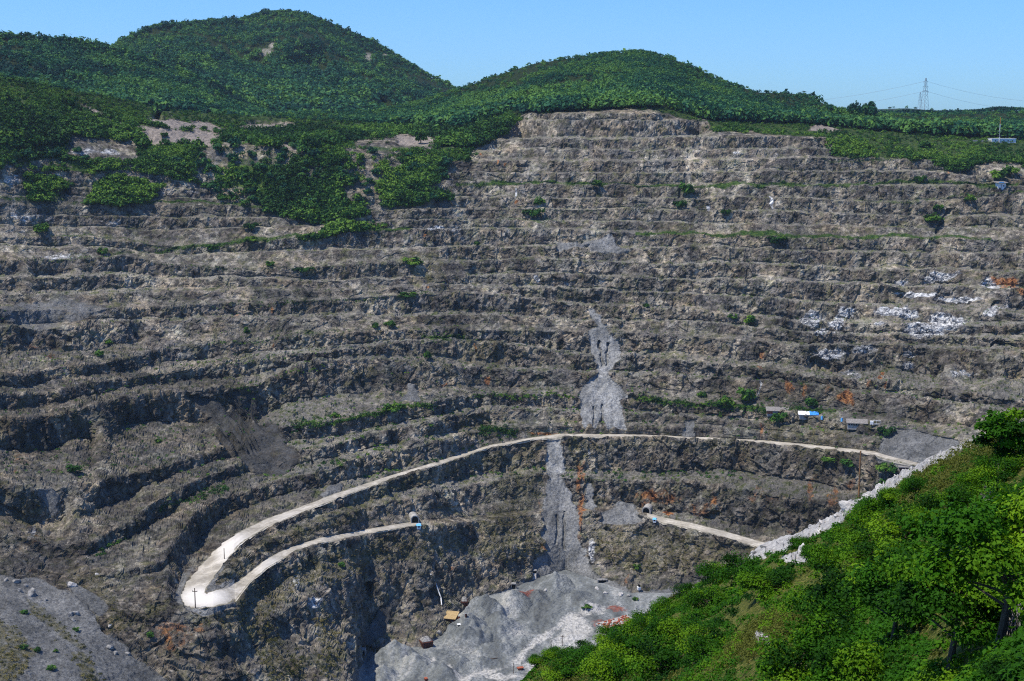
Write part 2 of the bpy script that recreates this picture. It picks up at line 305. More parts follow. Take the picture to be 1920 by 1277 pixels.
line(RL1, [(0,0),(300,.3),(400,.9),(900,.5),(1000,.3),(1200,.7)], q=.7)
line([(0,1150),(130,1170),(240,1200),(300,1200),(450,1190),(560,1130),(650,1080),(700,1070),(800,1060),(900,1040),(1000,1015),(1200,1030),(1300,1040),(1500,1090),(1920,1100)], [(0,0),(300,.2),(400,.7),(600,.6),(1500,.6)], q=.8)
TOE = [(0,1230),(240,1260),(400,1270),(560,1240),(600,1265),(640,1300),(668,1265),(690,1228),(740,1216),(790,1214),(830,1190),(860,1152),(900,1122),(960,1105),(1000,1085),(1060,1068),(1110,1085),(1180,1112),(1300,1112),(1500,1150),(1920,1200)]
line(TOE, 0, 'slope')
line([(0,1420),(600,1440),(650,1440),(700,1400),(1920,1400)], 0, 'end')
nL = len(L)
Yk = []; yk = []
for i in range(nL):
    y = L[i][0].copy()
    if i not in (0,) and L[i][2] == 'bench':
        y += (1.6*vn(xs/23., xs*0+i*3.3, xs*0)+1.8*vn(xs/85., xs*0+i*5.3, xs*0+4))*np.where(xs > -70, 1, 0)
        vv = np.clip(1.0+1.5*vn(xs/48., xs*0+i*2.7+9, xs*0+2)+.5, .12, 1) if i < iRU else 1.0
        L[i] = (L[i][0], L[i][1]*vv, L[i][2], L[i][3])
    if i: y = np.maximum(y, yk[-1]+1.5)
    yk.append(y); Yk.append(depth(xs, y))
# the pit floor is level
fl = sstep(655, 690, xs)
for i in (nL-2, nL-1): Yk[i] = Yk[i]*(1-fl) + (-ZF/tdep(yk[i]))*fl
for i in (iRU, iRL):               # roads are level across
    fw = sstep(320, 350, xs); zz = -Yk[i+1]*tdep(yk[i+1]); Yk[i] = Yk[i]*(1-fw) + (-zz/tdep(yk[i]))*fw
# hairpin: both branches and the turn at one level
hp = sstep(310, 340, xs)*(1-sstep(385, 440, xs)); zh = -Yk[iRL+1]*tdep(yk[iRL+1])
for i in (iRU, iRU+1, iRU+2, iRL):
    Yk[i] = Yk[i]*(1-hp) + (-zh/tdep(yk[i]))*hp
for i in range(nL-2, -1, -1): Yk[i] = np.maximum(Yk[i], Yk[i+1]+.7)
Zk = [-Yk[i]*tdep(yk[i]) for i in range(nL)]
# rows
rowsY, rowsZ, rowsS, rowsB = [], [], [], []     # depth, height, segment id, 'face-ness'
def add_rows(Y0, Z0, Y1, Z1, n, seg, b0, b1):
    for j in range(n):
        t = j/n
        rowsY.append(Y0+(Y1-Y0)*t); rowsZ.append(Z0+(Z1-Z0)*t); rowsS.append(seg); rowsB.append(b0+(b1-b0)*0 if True else 0)
# the far side of the hill crest
Yb, Zb = Yk[0]+700, Zk[0]-150
add_rows(Yb, Zb, Yk[0]+180, Zk[0]-35, 4, -1, np.zeros(C), 0)
add_rows(Yk[0]+180, Zk[0]-35, Yk[0], Zk[0], 8, -1, np.zeros(C), 0)
inn = (xs > -60) & (xs < 1980)
for i in range(nL-1):
    Y0, Z0, Y1, Z1 = Yk[i], Zk[i], Yk[i+1], Zk[i+1]; amp = L[i][1]; kind = L[i][2]; q = L[i][3]
    dpx = yk[i+1]-yk[i]; n = max(2, int(np.percentile(dpx[inn], 85)/1.5))
    if kind == 'bench':
        dY, dZ = Y0-Y1, Z0-Z1
        ang = R_(60)+R_(9)*vn(xs/60., xs*0+i*2.1+40, xs*0); ang = np.minimum(ang+(R_(9)*(xs < 470) if i > 19 else 0), R_(80)); lf = sstep(620, 480, xs)*(i > 16); qa = q+(.11-.11*lf)*(q == .85); qq = np.clip(qa+(.07+.09*lf)*vn(xs/45., xs*0+i*1.3+80, xs*0), .35, 1.0)
        h = qq*np.maximum(dZ, 0); run = np.minimum(h/np.tan(ang), .86*dY)
        Ym, Zm = Y0-run, Z0-h
        pm = pix(0, Ym, Zm)[1]
        Yl, Zl = (Y0+Y1)/2, (Z0+Z1)/2
        Ym = Ym*amp+Yl*(1-amp); Zm = Zm*amp+Zl*(1-amp)
        # a rounded, broken lip
        fr = np.percentile(((pix(0, Ym, Zm)[1]-yk[i])/np.maximum(dpx, 1))[inn], 50)
        n1 = max(3, int(n*min(max(fr, .3), .85))); n2 = max(2, n-n1)
        add_rows(Y0, Z0, Ym, Zm, n1, i, amp, 0); add_rows(Ym, Zm, Y1, Z1, n2, i+100, amp*.35, 0)
    else:
        add_rows(Y0, Z0, Y1, Z1, n, i if kind == 'flat' else i+200, np.zeros(C), 0)
rowsY.append(Yk[-1]); rowsZ.append(Zk[-1]); rowsS.append(nL); rowsB.append(np.zeros(C))
GY = np.array(rowsY); GZ = np.array(rowsZ); GB = np.array(rowsB); GS = np.array(rowsS); RW = len(GS)
GX = (xs[None, :]-CX)/F*(GY*cP-GZ*sP)
PX0 = np.repeat(xs[None, :], RW, 0); PY0 = pix(GX, GY, GZ)[1]
print('grid', RW, C)

# ------------------------------------------------------------------ region masks (edges broken up by noise)
def inside(px, py, poly):
    c = np.zeros(px.shape, bool); n = len(poly); j = n-1
    for i in range(n):
        xi, yi = poly[i]; xj, yj = poly[j]
        if yi != yj: c ^= ((yi > py) != (yj > py)) & (px < (xj-xi)*(py-yi)/(yj-yi)+xi)
        j = i
    return c
WX = PX0+15*fbm(GX, GY, GZ, 24, 4, .6, 1); WY = PY0+8*fbm(GX, GY, GZ, 20, 4, .6, 2)
FX = PX0+(3.5+7*(PY0 > 888))*fbm(GX, GY, GZ, 9, 3, .7, 1); FY = PY0+3*fbm(GX, GY, GZ, 9, 3, .7, 2)
def regf(polys):
    m = np.zeros(PX0.shape, bool)
    for p in polys: m |= inside(FX, FY, p)
    return m.astype(float)
def reg(polys, jit=True):
    m = np.zeros(PX0.shape, bool)
    for p in polys: m |= inside(WX if jit else PX0, WY if jit else PY0, p)
    return m.astype(float)
def blobs(bl, jit=True):
    m = np.zeros(PX0.shape); X, Y = (WX, WY) if jit else (PX0, PY0)
    for x, y, rx, ry, s in bl:
        m = np.maximum(m, s*np.clip(1.6-1.6*np.sqrt(((X-x)/rx)**2+((Y-y)/ry)**2), 0, 1))
    return m
SCREE = reg([
 [(0,1080),(60,1082),(130,1108),(190,1180),(260,1240),(330,1277),(350,1420),(-80,1420),(-80,1075)],
 [(1000,1085),(1030,1060),(1060,1050),(1085,1062),(1120,1080),(1190,1105),(1190,1140),(990,1140)],
 [(1120,960),(1150,942),(1180,950),(1205,975),(1180,985),(1130,975)],
 [(1045,455),(1150,455),(1170,475),(1110,462),(1040,478)],
 [(1140,440),(1155,455),(1190,470),(1100,470)],
 [(130,180),(180,205),(215,235),(260,240),(330,245),(420,250),(400,275),(290,275),(262,262),(255,240),(190,222),(150,205)],
 [(285,205),(360,225),(440,240),(430,248),(330,240),(270,225)],
 [(455,222),(560,225),(560,236),(455,238)],
 [(510,262),(560,268),(565,290),(530,280)],
 [(740,250),(850,262),(840,274),(740,272)],
 [(1520,237),(1572,240),(1572,250),(1525,250)],
 [(78,920),(102,915),(115,930),(96,972),(88,970),(84,940)],
 [(758,716),(782,716),(790,750),(755,755)],
 [(125,1090),(160,1095),(200,1140),(180,1160),(150,1130)],
 [(600,930),(640,905),(640,935)],
])
FINE = regf([[(1000,1060),(1012,1030),(1040,1040),(1095,1045),(1130,1085),(1190,1115),(1100,1120),(990,1100)],
 [(1100,576),(1112,578),(1124,596),(1130,612),(1122,616),(1112,598)],[(1104,618),(1134,610),(1146,628),(1158,640),(1166,672),(1148,688),(1136,704),(1124,706),(1120,686),(1110,668)],
 [(1124,700),(1138,700),(1150,716),(1180,742),(1160,752),(1176,806),(1150,800),(1140,808),(1128,775),(1118,806),(1104,790),(1100,808),(1092,790),(1088,748),(1084,742),(1102,716)],
 [(1027,816),(1052,816),(1055,850),(1062,884),(1050,893),(1028,893),(1024,850)],[(1284,786),(1300,786),(1304,820),(1280,820)],
 [(1672,800),(1700,806),(1800,828),(1800,870),(1740,880),(1690,880),(1640,862),(1648,840)],
 [(1030,891),(1062,890),(1070,930),(1084,960),(1088,1000),(1092,1040),(1066,1064),(1030,1056),(1012,1000),(1026,950)],[(1100,905),(1112,905),(1108,960),(1098,950)],[(1160,948),(1186,952),(1206,976),(1184,985),(1130,980),(1140,955)]])
SCREE = np.maximum(SCREE, FINE)
SCREE = np.maximum(SCREE, .55*reg([[(118,560),(0,575),(0,600),(70,622),(160,600),(210,585)]]))
SCREE = np.maximum(SCREE, reg([[(645,1300),(690,1226),(800,1212),(860,1150),(1000,1083),(1190,1110),(1300,1110),(1920,1200),(1920,1420),(645,1420)]]))
SLABP = None
SMOOTHSLAB = reg([[(345,738),(400,745),(470,800),(520,790),(560,850),(540,890),(480,885),(430,850),(395,800)],[(420,730),(470,740),(480,800),(430,770)],[(690,1180),(730,1120),(745,1125),(720,1200),(690,1215),(668,1212)]])
WHITE = blobs([(1760,520,45,12,1),(1690,528,25,8,.6),(1850,535,25,15,.9),(1720,553,60,9,.9),(1800,560,70,10,.8),(1870,582,30,10,.9),(1690,588,50,14,1.1),(1780,600,50,20,1.1),(1660,612,20,9,.9),(1730,620,55,25,1.05),(1590,590,28,20,.85),(1520,600,25,25,.8),(1570,610,25,20,.9),(1540,625,22,10,.9),(1555,660,55,14,.8),(1620,655,30,12,.7),(1710,665,20,10,.7),(1700,685,25,14,.7),(1600,700,25,20,.6),(1800,700,60,12,.5),(1380,288,16,6,.6),(1450,380,4,18,1),(1330,390,8,12,.9),(1008,528,8,9,1),(965,362,4,16,.8),(722,380,4,12,1),(690,355,12,14,.5),(640,412,10,6,.5),(1140,640,25,30,.5),(1130,660,8,40,.9),(560,1095,10,18,.8),(590,1130,18,22,.7),(615,1180,10,30,.5),(55,1000,10,20,.5),(150,1080,12,6,.5),(850,430,60,9,.4),(1110,1030,12,40,.7),(1415,727,2.5,30,1),(1102,850,5,22,.6),(770,730,20,20,.5),(820,430,25,5,.8),(120,480,80,10,.5),(60,410,80,12,.5),(220,420,90,14,.4),(330,360,90,12,.4),(100,350,30,14,.5),(150,285,45,9,.6),(200,285,40,9,.6),(30,340,30,25,.5)])
RUST = blobs([(1240,930,60,26,.7),(1310,955,60,24,.6),(1420,930,40,30,.5),(1470,728,14,24,.8),(1505,738,8,22,.8),(1550,735,8,24,.6),(1590,742,22,20,.9),(1630,720,10,22,.6),(1520,925,10,34,.7),(1570,930,10,34,.7),(1600,905,14,26,.6),(1082,890,9,80,.75),(1088,960,11,70,.8),(1080,1010,10,40,.5),(1022,960,6,60,.45),(330,1190,60,50,.55),(60,1000,70,50,.35),(1222,925,26,16,1),(1262,928,9,10,.9),(1195,925,9,10,.7),(1250,962,16,10,1),(1330,940,9,20,.8),(1300,965,12,10,.6),(1210,945,10,12,.8),(1470,725,12,15,.9),(1500,738,6,16,1),(1590,740,14,16,1),(1600,755,8,12,.9),(1650,705,6,12,.9),(1668,725,6,10,.7),(1430,665,10,12,.8),(1425,690,8,8,.7),(1430,810,6,26,.8),(1432,780,6,16,.5),(1880,530,45,14,.9),(1910,545,30,14,.7),(898,655,4,16,1),(912,715,8,10,.9),(828,728,3,10,.8),(795,541,6,4,1),(1090,880,6,40,.8),(1088,940,9,30,.8),(1085,970,12,30,.5),(1010,1030,6,16,.8),(975,1080,4,14,.7),(985,1120,18,12,1),(1000,1112,14,6,.8),(1165,1140,34,12,.8),(1120,1175,20,12,.7),(30,1205,26,18,.8),(325,1200,16,26,.7),(375,1180,14,22,.6),(55,1060,12,20,.5),(60,650,40,20,.5),(100,670,30,12,.45),(30,870,40,30,.5),(440,905,0.1,.1,0),(1600,900,12,25,.5),(1530,900,10,25,.6),(1560,940,12,25,.7),(1585,950,10,12,.8),(1480,935,30,14,.4),(1480,1000,16,16,.5),(955,310,5,6,1),(937,308,4,9,.9),(902,290,3,6,1),(973,378,4,4,1),(1775,325,5,8,1),(860,760,0.1,0.1,0),(510,650,5,8,.8),(445,595,16,10,.5),(508,575,4,10,.8),(770,430,0.1,.1,0),(800,444,5,10,.8),(880,930,0.1,.1,0),(850,1070,8,12,.6),(1050,830,30,3,.5),(1020,812,50,4,.8),(1180,1090,6,14,.6),(1440,900,14,30,.4)])
GREENP = reg([
 [(-80,100),(0,110),(150,150),(300,180),(440,195),(560,195),(700,195),(860,150),(1000,95),(1200,70),(1420,140),(1540,180),(1920,205),(2000,205),(2000,300),(1920,318),(1860,300),(1800,330),(1740,300),(1560,292),(1545,258),(1440,252),(1350,248),(1320,228),(1240,212),(1180,206),(1000,214),(960,235),(930,262),(890,280),(880,300),(820,300),(800,262),(690,258),(560,290),(440,262),(320,300),(200,300),(-80,310)],
])
HOLE = reg([[(112,258),(262,264),(258,304),(150,302),(118,296)],[(20,345),(60,345),(50,372),(20,372)],[(0,318),(60,322),(50,340),(0,345)],[(270,335),(350,335),(350,352),(270,352)],[(680,342),(712,342),(716,384),(690,388)]])
BELT = reg([
 [(-80,255),(60,262),(130,262),(160,300),(250,305),(330,270),(420,255),(520,255),(640,250),(750,275),(840,285),(840,330),(800,350),(850,380),(790,392),(720,388),(700,350),(680,340),(690,400),(640,420),(590,420),(520,405),(500,380),(430,380),(360,350),(300,330),(180,325),(60,325),(-80,315)],
 [(50,330),(130,350),(110,385),(60,380)],[(200,335),(300,350),(270,385),(150,385)],[(600,440),(640,425),(740,425),(720,432),(640,445),(560,450)]])
LANES = [  # green ledges: (points, half height, strength)
 ([(140,380),(300,382),(440,382),(520,392)],4,.9),([(860,345),(1000,343),(1200,345),(1350,348),(1500,345),(1700,344),(1900,346)],4.5,1.1),
 ([(740,412),(900,414),(1050,412)],2.5,.8),([(900,395),(1000,396),(1150,392),(1300,392)],4,.6),([(1200,436),(1300,438),(1420,440),(1480,438),(1560,441),(1700,445),(1850,447)],4.5,1.1),
 ([(300,470),(400,458),(500,448),(600,443),(680,432),(760,430)],6,.9),([(40,488),(120,487),(200,481),(250,474),(330,468)],4,.7),([(100,444),(200,446),(300,458)],3.5,.8),
 ([(90,523),(180,519),(260,513)],2.5,.7),([(300,494),(400,502),(460,504),(560,498),(700,494)],2.5,.7),([(400,570),(500,567),(600,562),(700,556),(800,548)],2.5,.8),
 ([(400,650),(480,640),(560,628),(620,622)],3,.7),([(330,690),(430,682),(520,672),(600,660)],2.5,.6),([(450,725),(520,708),(600,684)],2.5,.6),([(180,745),(300,702)],2.5,.5),
 ([(620,790),(700,776),(760,764),(800,757)],4,1.3),([(800,630),(860,632)],6,.9),([(560,800),(640,785)],5,.8),([(910,805),(960,812)],9,1.0),([(880,745),(1060,742)],3.5,.7),
 ([(1200,750),(1350,762),(1500,768),(1560,776)],6,.9),([(1350,762),(1440,765)],9,1.0),([(1000,489),(1500,494)],2,.4),([(1000,465),(1400,463)],2,.4),([(860,465),(1000,463)],2,.4),
 ([(0,372),(110,376)],5,.8),([(1640,380),(1760,372),(1860,362),(1920,358)],4,.8),([(1720,398),(1770,440)],8,.5),([(800,300),(960,302)],2,.5),([(970,262),(1060,262)],2.5,.4),
 ([(180,1040),(230,1010)],4,.8),([(300,955),(420,918)],5,.7),([(1000,213),(1240,212)],3,.6),([(1580,320),(1900,325)],3,.6),([(1560,300),(1760,298)],4,.8)]
lane = np.zeros(PX0.shape)
for pts, hh, s in LANES:
    yy = ip(PX0, pts); ok = (PX0 >= pts[0][0]-10) & (PX0 <= pts[-1][0]+10)
    lane = np.maximum(lane, np.where(ok, s*np.exp(-((WY-yy)/hh)**2), 0))
OL2 = reg([[(45,1122),(78,1140),(135,1200),(170,1215),(150,1222),(105,1190),(60,1155)],[(135,1225),(160,1225),(210,1290),(170,1290)],[(0,1160),(40,1180),(60,1230),(30,1290),(-60,1290)]])
OLIVE = reg([
 [(370,1075),(420,1050),(480,1020),(560,985),(640,948),(740,908),(860,866),(930,848),(1022,826),(1022,880),(940,890),(880,880),(760,930),(700,960),(600,1000),(500,1040),(440,1090),(400,1108)],
 [(940,850),(1022,828),(1022,900),(1010,960),(960,1000),(900,1010),(930,940),(935,880)],
 [(1056,824),(1110,826),(1090,870),(1070,890)],[(1110,826),(1250,826),(1640,850),(1560,868),(1480,846),(1300,846),(1180,842),(1110,850)],
 [(130,1055),(200,1065),(210,1110),(240,1150),(250,1190),(200,1170),(160,1110),(125,1100)],[(260,1180),(290,1130),(330,1100),(320,1140),(280,1180)],
 [(430,1130),(480,1090),(560,1050),(700,1005),(860,990),(860,1030),(700,1060),(640,1090),(560,1110),(500,1160),(420,1150)],
 [(360,1150),(500,1145),(520,1200),(580,1240),(560,1277),(500,1277),(480,1200),(360,1170)],[(620,1150),(640,1230),(625,1277),(600,1277),(590,1160)],
 [(880,770),(930,780),(960,820),(900,830),(850,800)],[(900,990),(1000,975),(1020,1040),(940,1060),(880,1040)],
 [(1110,980),(1200,985),(1300,1000),(1420,1030),(1400,1060),(1280,1060),(1200,1080),(1160,1070),(1100,1010)],
 [(1430,772),(1600,800),(1640,850),(1520,850),(1440,830)],
 [(50,1120),(100,1180),(130,1240),(200,1290),(150,1290),(80,1200),(40,1130)],[(860,640),(960,640),(940,700),(880,690)],
 [(640,690),(700,690),(700,720),(640,720)],[(20,930),(80,930),(90,980),(40,990)],[(760,470),(830,470),(830,540),(760,530)]])
ROADM = np.zeros(PX0.shape)
sgrid = np.repeat(GS[:, None], C, 1)
ROADM[(sgrid == iRU) & (PX0 > 330)] = 1
ROADM[(sgrid == iRL) & (PX0 > 330) & ((PX0 < 786) | (PX0 > 1212))] = 1
ROADM[np.isin(sgrid, (iRU+1, iRU+101, iRU+2, iRU+102)) & (PX0 > 335) & (PX0 < 382)] = 1
ROADM[np.isin(sgrid, (iRU+1, iRU+101, iRU+2, iRU+102)) & (PX0 >= 382) & (PX0 < 398) & (PY0 > 1108)] = 1
hpd = np.full(PX0.shape, 999.)
for (xa, ya), (xb, yb), wa, wb in [((466,1001),(424,1029),13,16),((424,1029),(392,1066),16,19),((392,1066),(366,1100),19,22),((366,1100),(360,1118),22,24),((360,1118),(384,1128),24,17),((384,1128),(424,1116),17,17),((424,1116),(462,1086),17,14)]:
    t = np.clip(((PX0-xa)*(xb-xa)+(PY0-ya)*(yb-ya))/((xb-xa)**2+(yb-ya)**2), 0, 1)
    hpd = np.minimum(hpd, np.hypot(PX0-(xa+t*(xb-xa)), (PY0-(ya+t*(yb-ya)))*1.0)-(wa+(wb-wa)*t)*.88+1.6*vn(GX/2.5, GY/2.5, GZ))
near_hp = (PX0 < 440)
ROADM = np.where(near_hp & (hpd > 0), 0, ROADM)
ROADM = np.where(near_hp & (hpd <= 0) & (sgrid >= iRU) & ((sgrid <= iRL) | (sgrid > 99)), 1, ROADM)
SCREE = np.where(near_hp & (hpd > 0) & (hpd < 10+8*fbm(GX, GY, GZ, 8, 3, .6, 5)) & (PY0 > 1060), .8, SCREE)
# smoothness: how much of the rock relief a place has
REL = .22+.78*np.clip(GB*1.3, 0, 1)
REL = np.where(sgrid == -1, .3, REL)
REL = np.where((PY0 > 600) & (PX0 < 600), np.maximum(REL, .62), REL)
REL = np.where((PY0 > 1150) & (PX0 < 660), 1.0, REL)
REL = np.where((PY0 > 985) & (PX0 > 400), np.maximum(REL, .75), REL)
REL *= 1-.88*np.clip(SCREE, 0, 1); REL *= 1-.75*SMOOTHSLAB; REL *= 1-.6*GREENP*(PY0 < 260)
REL = REL*(1-ROADM)
fm = sstep(655, 690, PX0)*(sgrid == nL-2+200)
REL *= 1-.93*fm
# keep the ground beside roads and at the rim of the floor tame
def blur(a, n):
    for _ in range(n):
        a = (a+np.roll(a, 1, 0)+np.roll(a, -1, 0)+np.roll(a, 1, 1)+np.roll(a, -1, 1))/5
    return a
rb = blur(ROADM.copy(), 5); REL *= np.clip(1-1.3*rb, 0, 1)
REL = blur(REL, 1)
REL = np.where(ROADM > 0, 0, REL)

def vblur(a, n):
    for _ in range(n): a = (2*a+np.roll(a, 1, 0)+np.roll(a, -1, 0))/4
    return a
sm = blur(np.clip(np.maximum(SCREE*(PY0 < 1010)*(PX0 > 130), SMOOTHSLAB*.9), 0, 1)*(1-ROADM)*(1-blur(ROADM, 6) > .5), 5)*(PX0 > -60)
sy, sz_ = vblur(GY, 500), vblur(GZ, 500)
GY = GY*(1-sm)+sy*sm; GZ = GZ*(1-sm)+sz_*sm; GX = (PX0-CX)/F*(GY*cP-GZ*sP)
# ------------------------------------------------------------------ relief
big = (PX0 > -70) & (PX0 < 1990)
def normals(X, Y, Z):
    ax, ay, az = np.gradient(X, axis=1), np.gradient(Y, axis=1), np.gradient(Z, axis=1)
    bx, by, bz = np.gradient(X, axis=0), np.gradient(Y, axis=0), np.gradient(Z, axis=0)
    nx, ny, nz = ay*bz-az*by, az*bx-ax*bz, ax*by-ay*bx
    l = np.sqrt(nx*nx+ny*ny+nz*nz)+1e-9; s = np.where(ny*GY+nx*GX+nz*GZ > 0, -1, 1)
    return nx/l*s, ny/l*s, nz/l*s
NX, NY, NZ = normals(GX, GY, GZ)
NX, NY, NZ = blur(NX, 4), blur(NY, 4), blur(NZ, 4)
far = np.clip(GY/900, .6, 1.3)
d = 2.6*fbm(GX, GY, GZ*.5, 46, 2, .5, 3)
flute = fbm(GX, GY, GZ*.22, 15, 3, .6, 4)
d += 1.9*(1-2*np.abs(flute))
d += 1.7*cell(GX, GY, GZ*.7, 9, 0)+1.05*cell(GX, GY, GZ, 4.2, 1)+.55*cell(GX, GY, GZ, 2.1, 2)
d += 1.2*fbm(GX, GY, GZ, 3.2, 2, .6, 5)
tal = .25*vn(GX/1.7, GY/1.7, GZ/1.7)
# gravel heaps and ruts on the floor
hx, hy = PX0, PY0
heap = np.zeros(PX0.shape)
for x, y, rx, ry, h in [(740,1232,46,22,7),(775,1250,40,20,5),(830,1262,40,16,4),(905,1150,50,30,9),(880,1190,50,30,9),(935,1180,40,26,6),(960,1130,40,20,5),(930,1218,40,10,4),(905,1245,30,8,3),(1040,1100,36,24,6),(1010,1120,26,14,4),(1100,1140,30,12,4),(1080,1120,30,8,3),(720,1265,30,16,4),(860,1240,20,10,2.5)]:
    r = np.sqrt(((hx-x)/rx)**2+((hy-y)/ry)**2)+.22*vn(GX/9, GY/9, GZ*0)+.10*vn(GX/3, GY/3, GZ*0)
    heap = np.maximum(heap, 1.5*h*np.clip(1-r, 0, 1))
dz = np.where(fm > 0, heap+1.6*fbm(GX, GY, GZ*0, 22, 4, .6, 6)+.6*vn(GX/3.2, GY/3.2, GZ*0)+.35*vn(GX/1.3, GY/1.3, GZ*0), 0)*np.clip(fm, 0, 1)
edge = np.clip((PY0-ip(PX0, TOE))/14., 0, 1); dz *= edge
upr = .42+.58*sstep(380, 760, PY0)
strip = 3.2*(1-2*np.abs(vn((PX0*.80-PY0*.60)/7.5, PY0/60., PX0*0)))*blobs([(440,800,60,75,1.4)], False)
dd = d*REL*far*upr+strip+(tal+.55*vn(GX/3.0, GY/5.0, GZ*.08)*(PY0 < 1010))*np.clip(SCREE, 0, 1)*(1-fm)*(1-ROADM)*1.4
GX += NX*dd; GY += NY*dd; GZ += NZ*dd+dz
# deep chasm and clefts
def cleft(x0, y0, x1, y1, wd, dp):
    t = np.clip(((PX0-x0)*(x1-x0)+(PY0-y0)*(y1-y0))/((x1-x0)**2+(y1-y0)**2), 0, 1)
    r = np.hypot(PX0+3*vn(GX/5, GY/5, GZ/5)-(x0+t*(x1-x0)), PY0-(y0+t*(y1-y0)))
    return dp*np.clip(1-r/wd, 0, 1)**.6
cl = cleft(1122,640,1130,692,3,5)+cleft(1140,645,1136,690,2.5,4)+cleft(1128,760,1130,800,2,3)+cleft(1112,765,1114,800,2,3)+cleft(692,1098,668,1160,7,10)+cleft(668,1160,657,1216,10,14)+cleft(672,1222,690,1222,9,8)+cleft(1780,398,1760,437,7,8)+cleft(1600,1010,1590,980,0.1,0)+cleft(395,790,440,850,5,4)+cleft(430,820,470,880,6,5)+cleft(1870,345,1872,344,.1,0)+cleft(1646,355,1650,372,4,4)+cleft(1580,350,0,0,.01,0)+cleft(1060,960,1056,1030,3,3)+cleft(1045,965,1042,1020,2.5,3)+cleft(1410,400,0,0,.01,0)+cleft(98,625,125,640,9,5)+cleft(1870,575,1890,600,12,10)+cleft(1870,650,1900,655,14,9)+cleft(1660,545,1690,560,13,8)+cleft(1530,680,1545,690,12,9)
GY += cl; 
GPX, GPY = pix(GX, GY, GZ)
TONE = np.clip(.46+.16*fbm(GX, GY, GZ*.6, 60, 3, .6, 8)-.10*sstep(0, 1, (PX0-1150)/700.)*(PY0 > 640)-.10*(PX0 < 460)*(PY0 > 700)*(SCREE < .5)+.10*blobs([(1150,280,330,60,1)])+.12*fm+.26*FINE*(PX0 < 1200)*(PY0 < 888)+.06*FINE-.34*SMOOTHSLAB-.05*sstep(430, 800, PY0)-.20*reg([[(1330,690),(1440,690),(1700,745),(1800,800),(1660,790),(1440,756),(1300,740)],[(1110,840),(1640,850),(1650,930),(1430,1010),(1240,960),(1130,930)]])-.03*reg([[(0,720),(430,700),(470,900),(330,1080),(120,1080),(0,1060)]])  # cliff polygons at lower right paint in darkness where pit shadow falls
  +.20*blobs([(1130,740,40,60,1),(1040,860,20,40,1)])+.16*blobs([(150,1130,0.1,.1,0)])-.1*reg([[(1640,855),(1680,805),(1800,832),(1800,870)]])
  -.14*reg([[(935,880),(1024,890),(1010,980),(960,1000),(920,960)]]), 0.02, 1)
VEG = np.clip(np.maximum(np.maximum(GREENP*(1-HOLE)*.95, (1-HOLE)*BELT*(.60+.7*fbm(GX, GY, GZ, 26, 3, .6, 45))), np.clip(lane*1.1, 0, 1.1)), 0, 1)
VEG *= (1-SCREE)
VEG = np.maximum(VEG, .35*(PY0 < 480)*(PX0 < 700)*np.clip(fbm(GX, GY, GZ, 20, 3, .6, 9)*2, 0, 1)*(1-SCREE))
SCREE_S = np.where(FINE > 0, blur(SCREE, 2), blur(SCREE, 8)); SCREE_S = np.maximum(SCREE_S, .52*blur(SMOOTHSLAB, 6))
VEG = blur(VEG, 3)
sc2 = SCREE_S
BERM = blur(((sgrid >= 100) & (sgrid < 200)).astype(float)*np.array([L[max(0, min(nL-1, s_-100))][1] if 100 <= s_ < 200 else np.zeros(C) for s_ in GS]), 1)*(1-sm)*(1-.7*sstep(560, 380, PX0)*sstep(560, 700, PY0))*(1-.5*sstep(900, 1000, PY0))
m1 = np.stack([VEG, RUST, WHITE, BERM], -1).reshape(-1, 4)
TONE = np.where((GREENP > 0) & (HOLE < .5) & (PY0 < 300) & (SCREE < .5), np.where(PY0 < ip(PX0, [(0,150),(300,195),(560,225),(700,232),(860,240),(960,215),(1240,200),(1330,225),(1500,232),(1700,250),(1920,262)]), 0.0, .30), TONE)  # woodland ground painted darker so gaps between crowns pass for shade
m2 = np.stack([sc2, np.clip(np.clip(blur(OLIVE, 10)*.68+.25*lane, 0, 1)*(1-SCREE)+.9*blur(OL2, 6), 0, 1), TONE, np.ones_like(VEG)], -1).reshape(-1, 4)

# ------------------------------------------------------------------ cut the sheet into ground objects
idx = np.arange(RW*C).reshape(RW, C)
Q = np.stack([idx[:-1, :-1], idx[:-1, 1:], idx[1:, 1:], idx[1:, :-1]], -1).reshape(-1, 4)[:, ::-1]
qs = sgrid[:-1, :-1].ravel(); qx = PX0[:-1, :-1].ravel(); qroad = (ROADM[:-1, :-1].ravel() > 0)
V = np.stack([GX, GY, GZ], -1).reshape(-1, 3)
def floor_material():
    m, t, b = newmat('pit_floor_gravel'); N = NB(t); p = N.pos()
    a1 = N.n('ShaderNodeVertexColor', layer_name='m1'); s1 = N.n('ShaderNodeSeparateColor'); N.l(a1.outputs[0], s1.inputs[0])
    n1 = N.noise(N.pos((1, .45, 1)), .035, 7, .65, 1.2); n2 = N.noise(p, .7, 5, .8)
    c = N.ramp(n1, [(.36, (.095, .10, .098)), (.46, (.17, .182, .180)), (.54, (.27, .282, .276)), (.63, (.42, .415, .39))])
    c = N.mix(N.rng(N.math('ADD', s1.outputs[2], N.math('MULTIPLY', n2, .8)), .6, 1.15), c, (.50, .485, .45))
    c = N.mix(N.rng(n2, .60, .38, 0, .7), c, (.075, .08, .078))
    c = N.mix(N.rng(N.math('ADD', N.math('MULTIPLY', s1.outputs[1], .6), N.math('MULTIPLY', N.noise(p, .3, 6, .8), 1.1)), .85, 1.05), c, (.20, .075, .055))
    N.l(c, b.inputs['Base Color'])
    bp = N.n('ShaderNodeBump'); bp.inputs['Distance'].default_value = .8; bp.inputs['Strength'].default_value = .8; N.l(n2, bp.inputs['Height']); N.l(bp.outputs[0], b.inputs['Normal'])
    return m
M_FLOOR = floor_material()
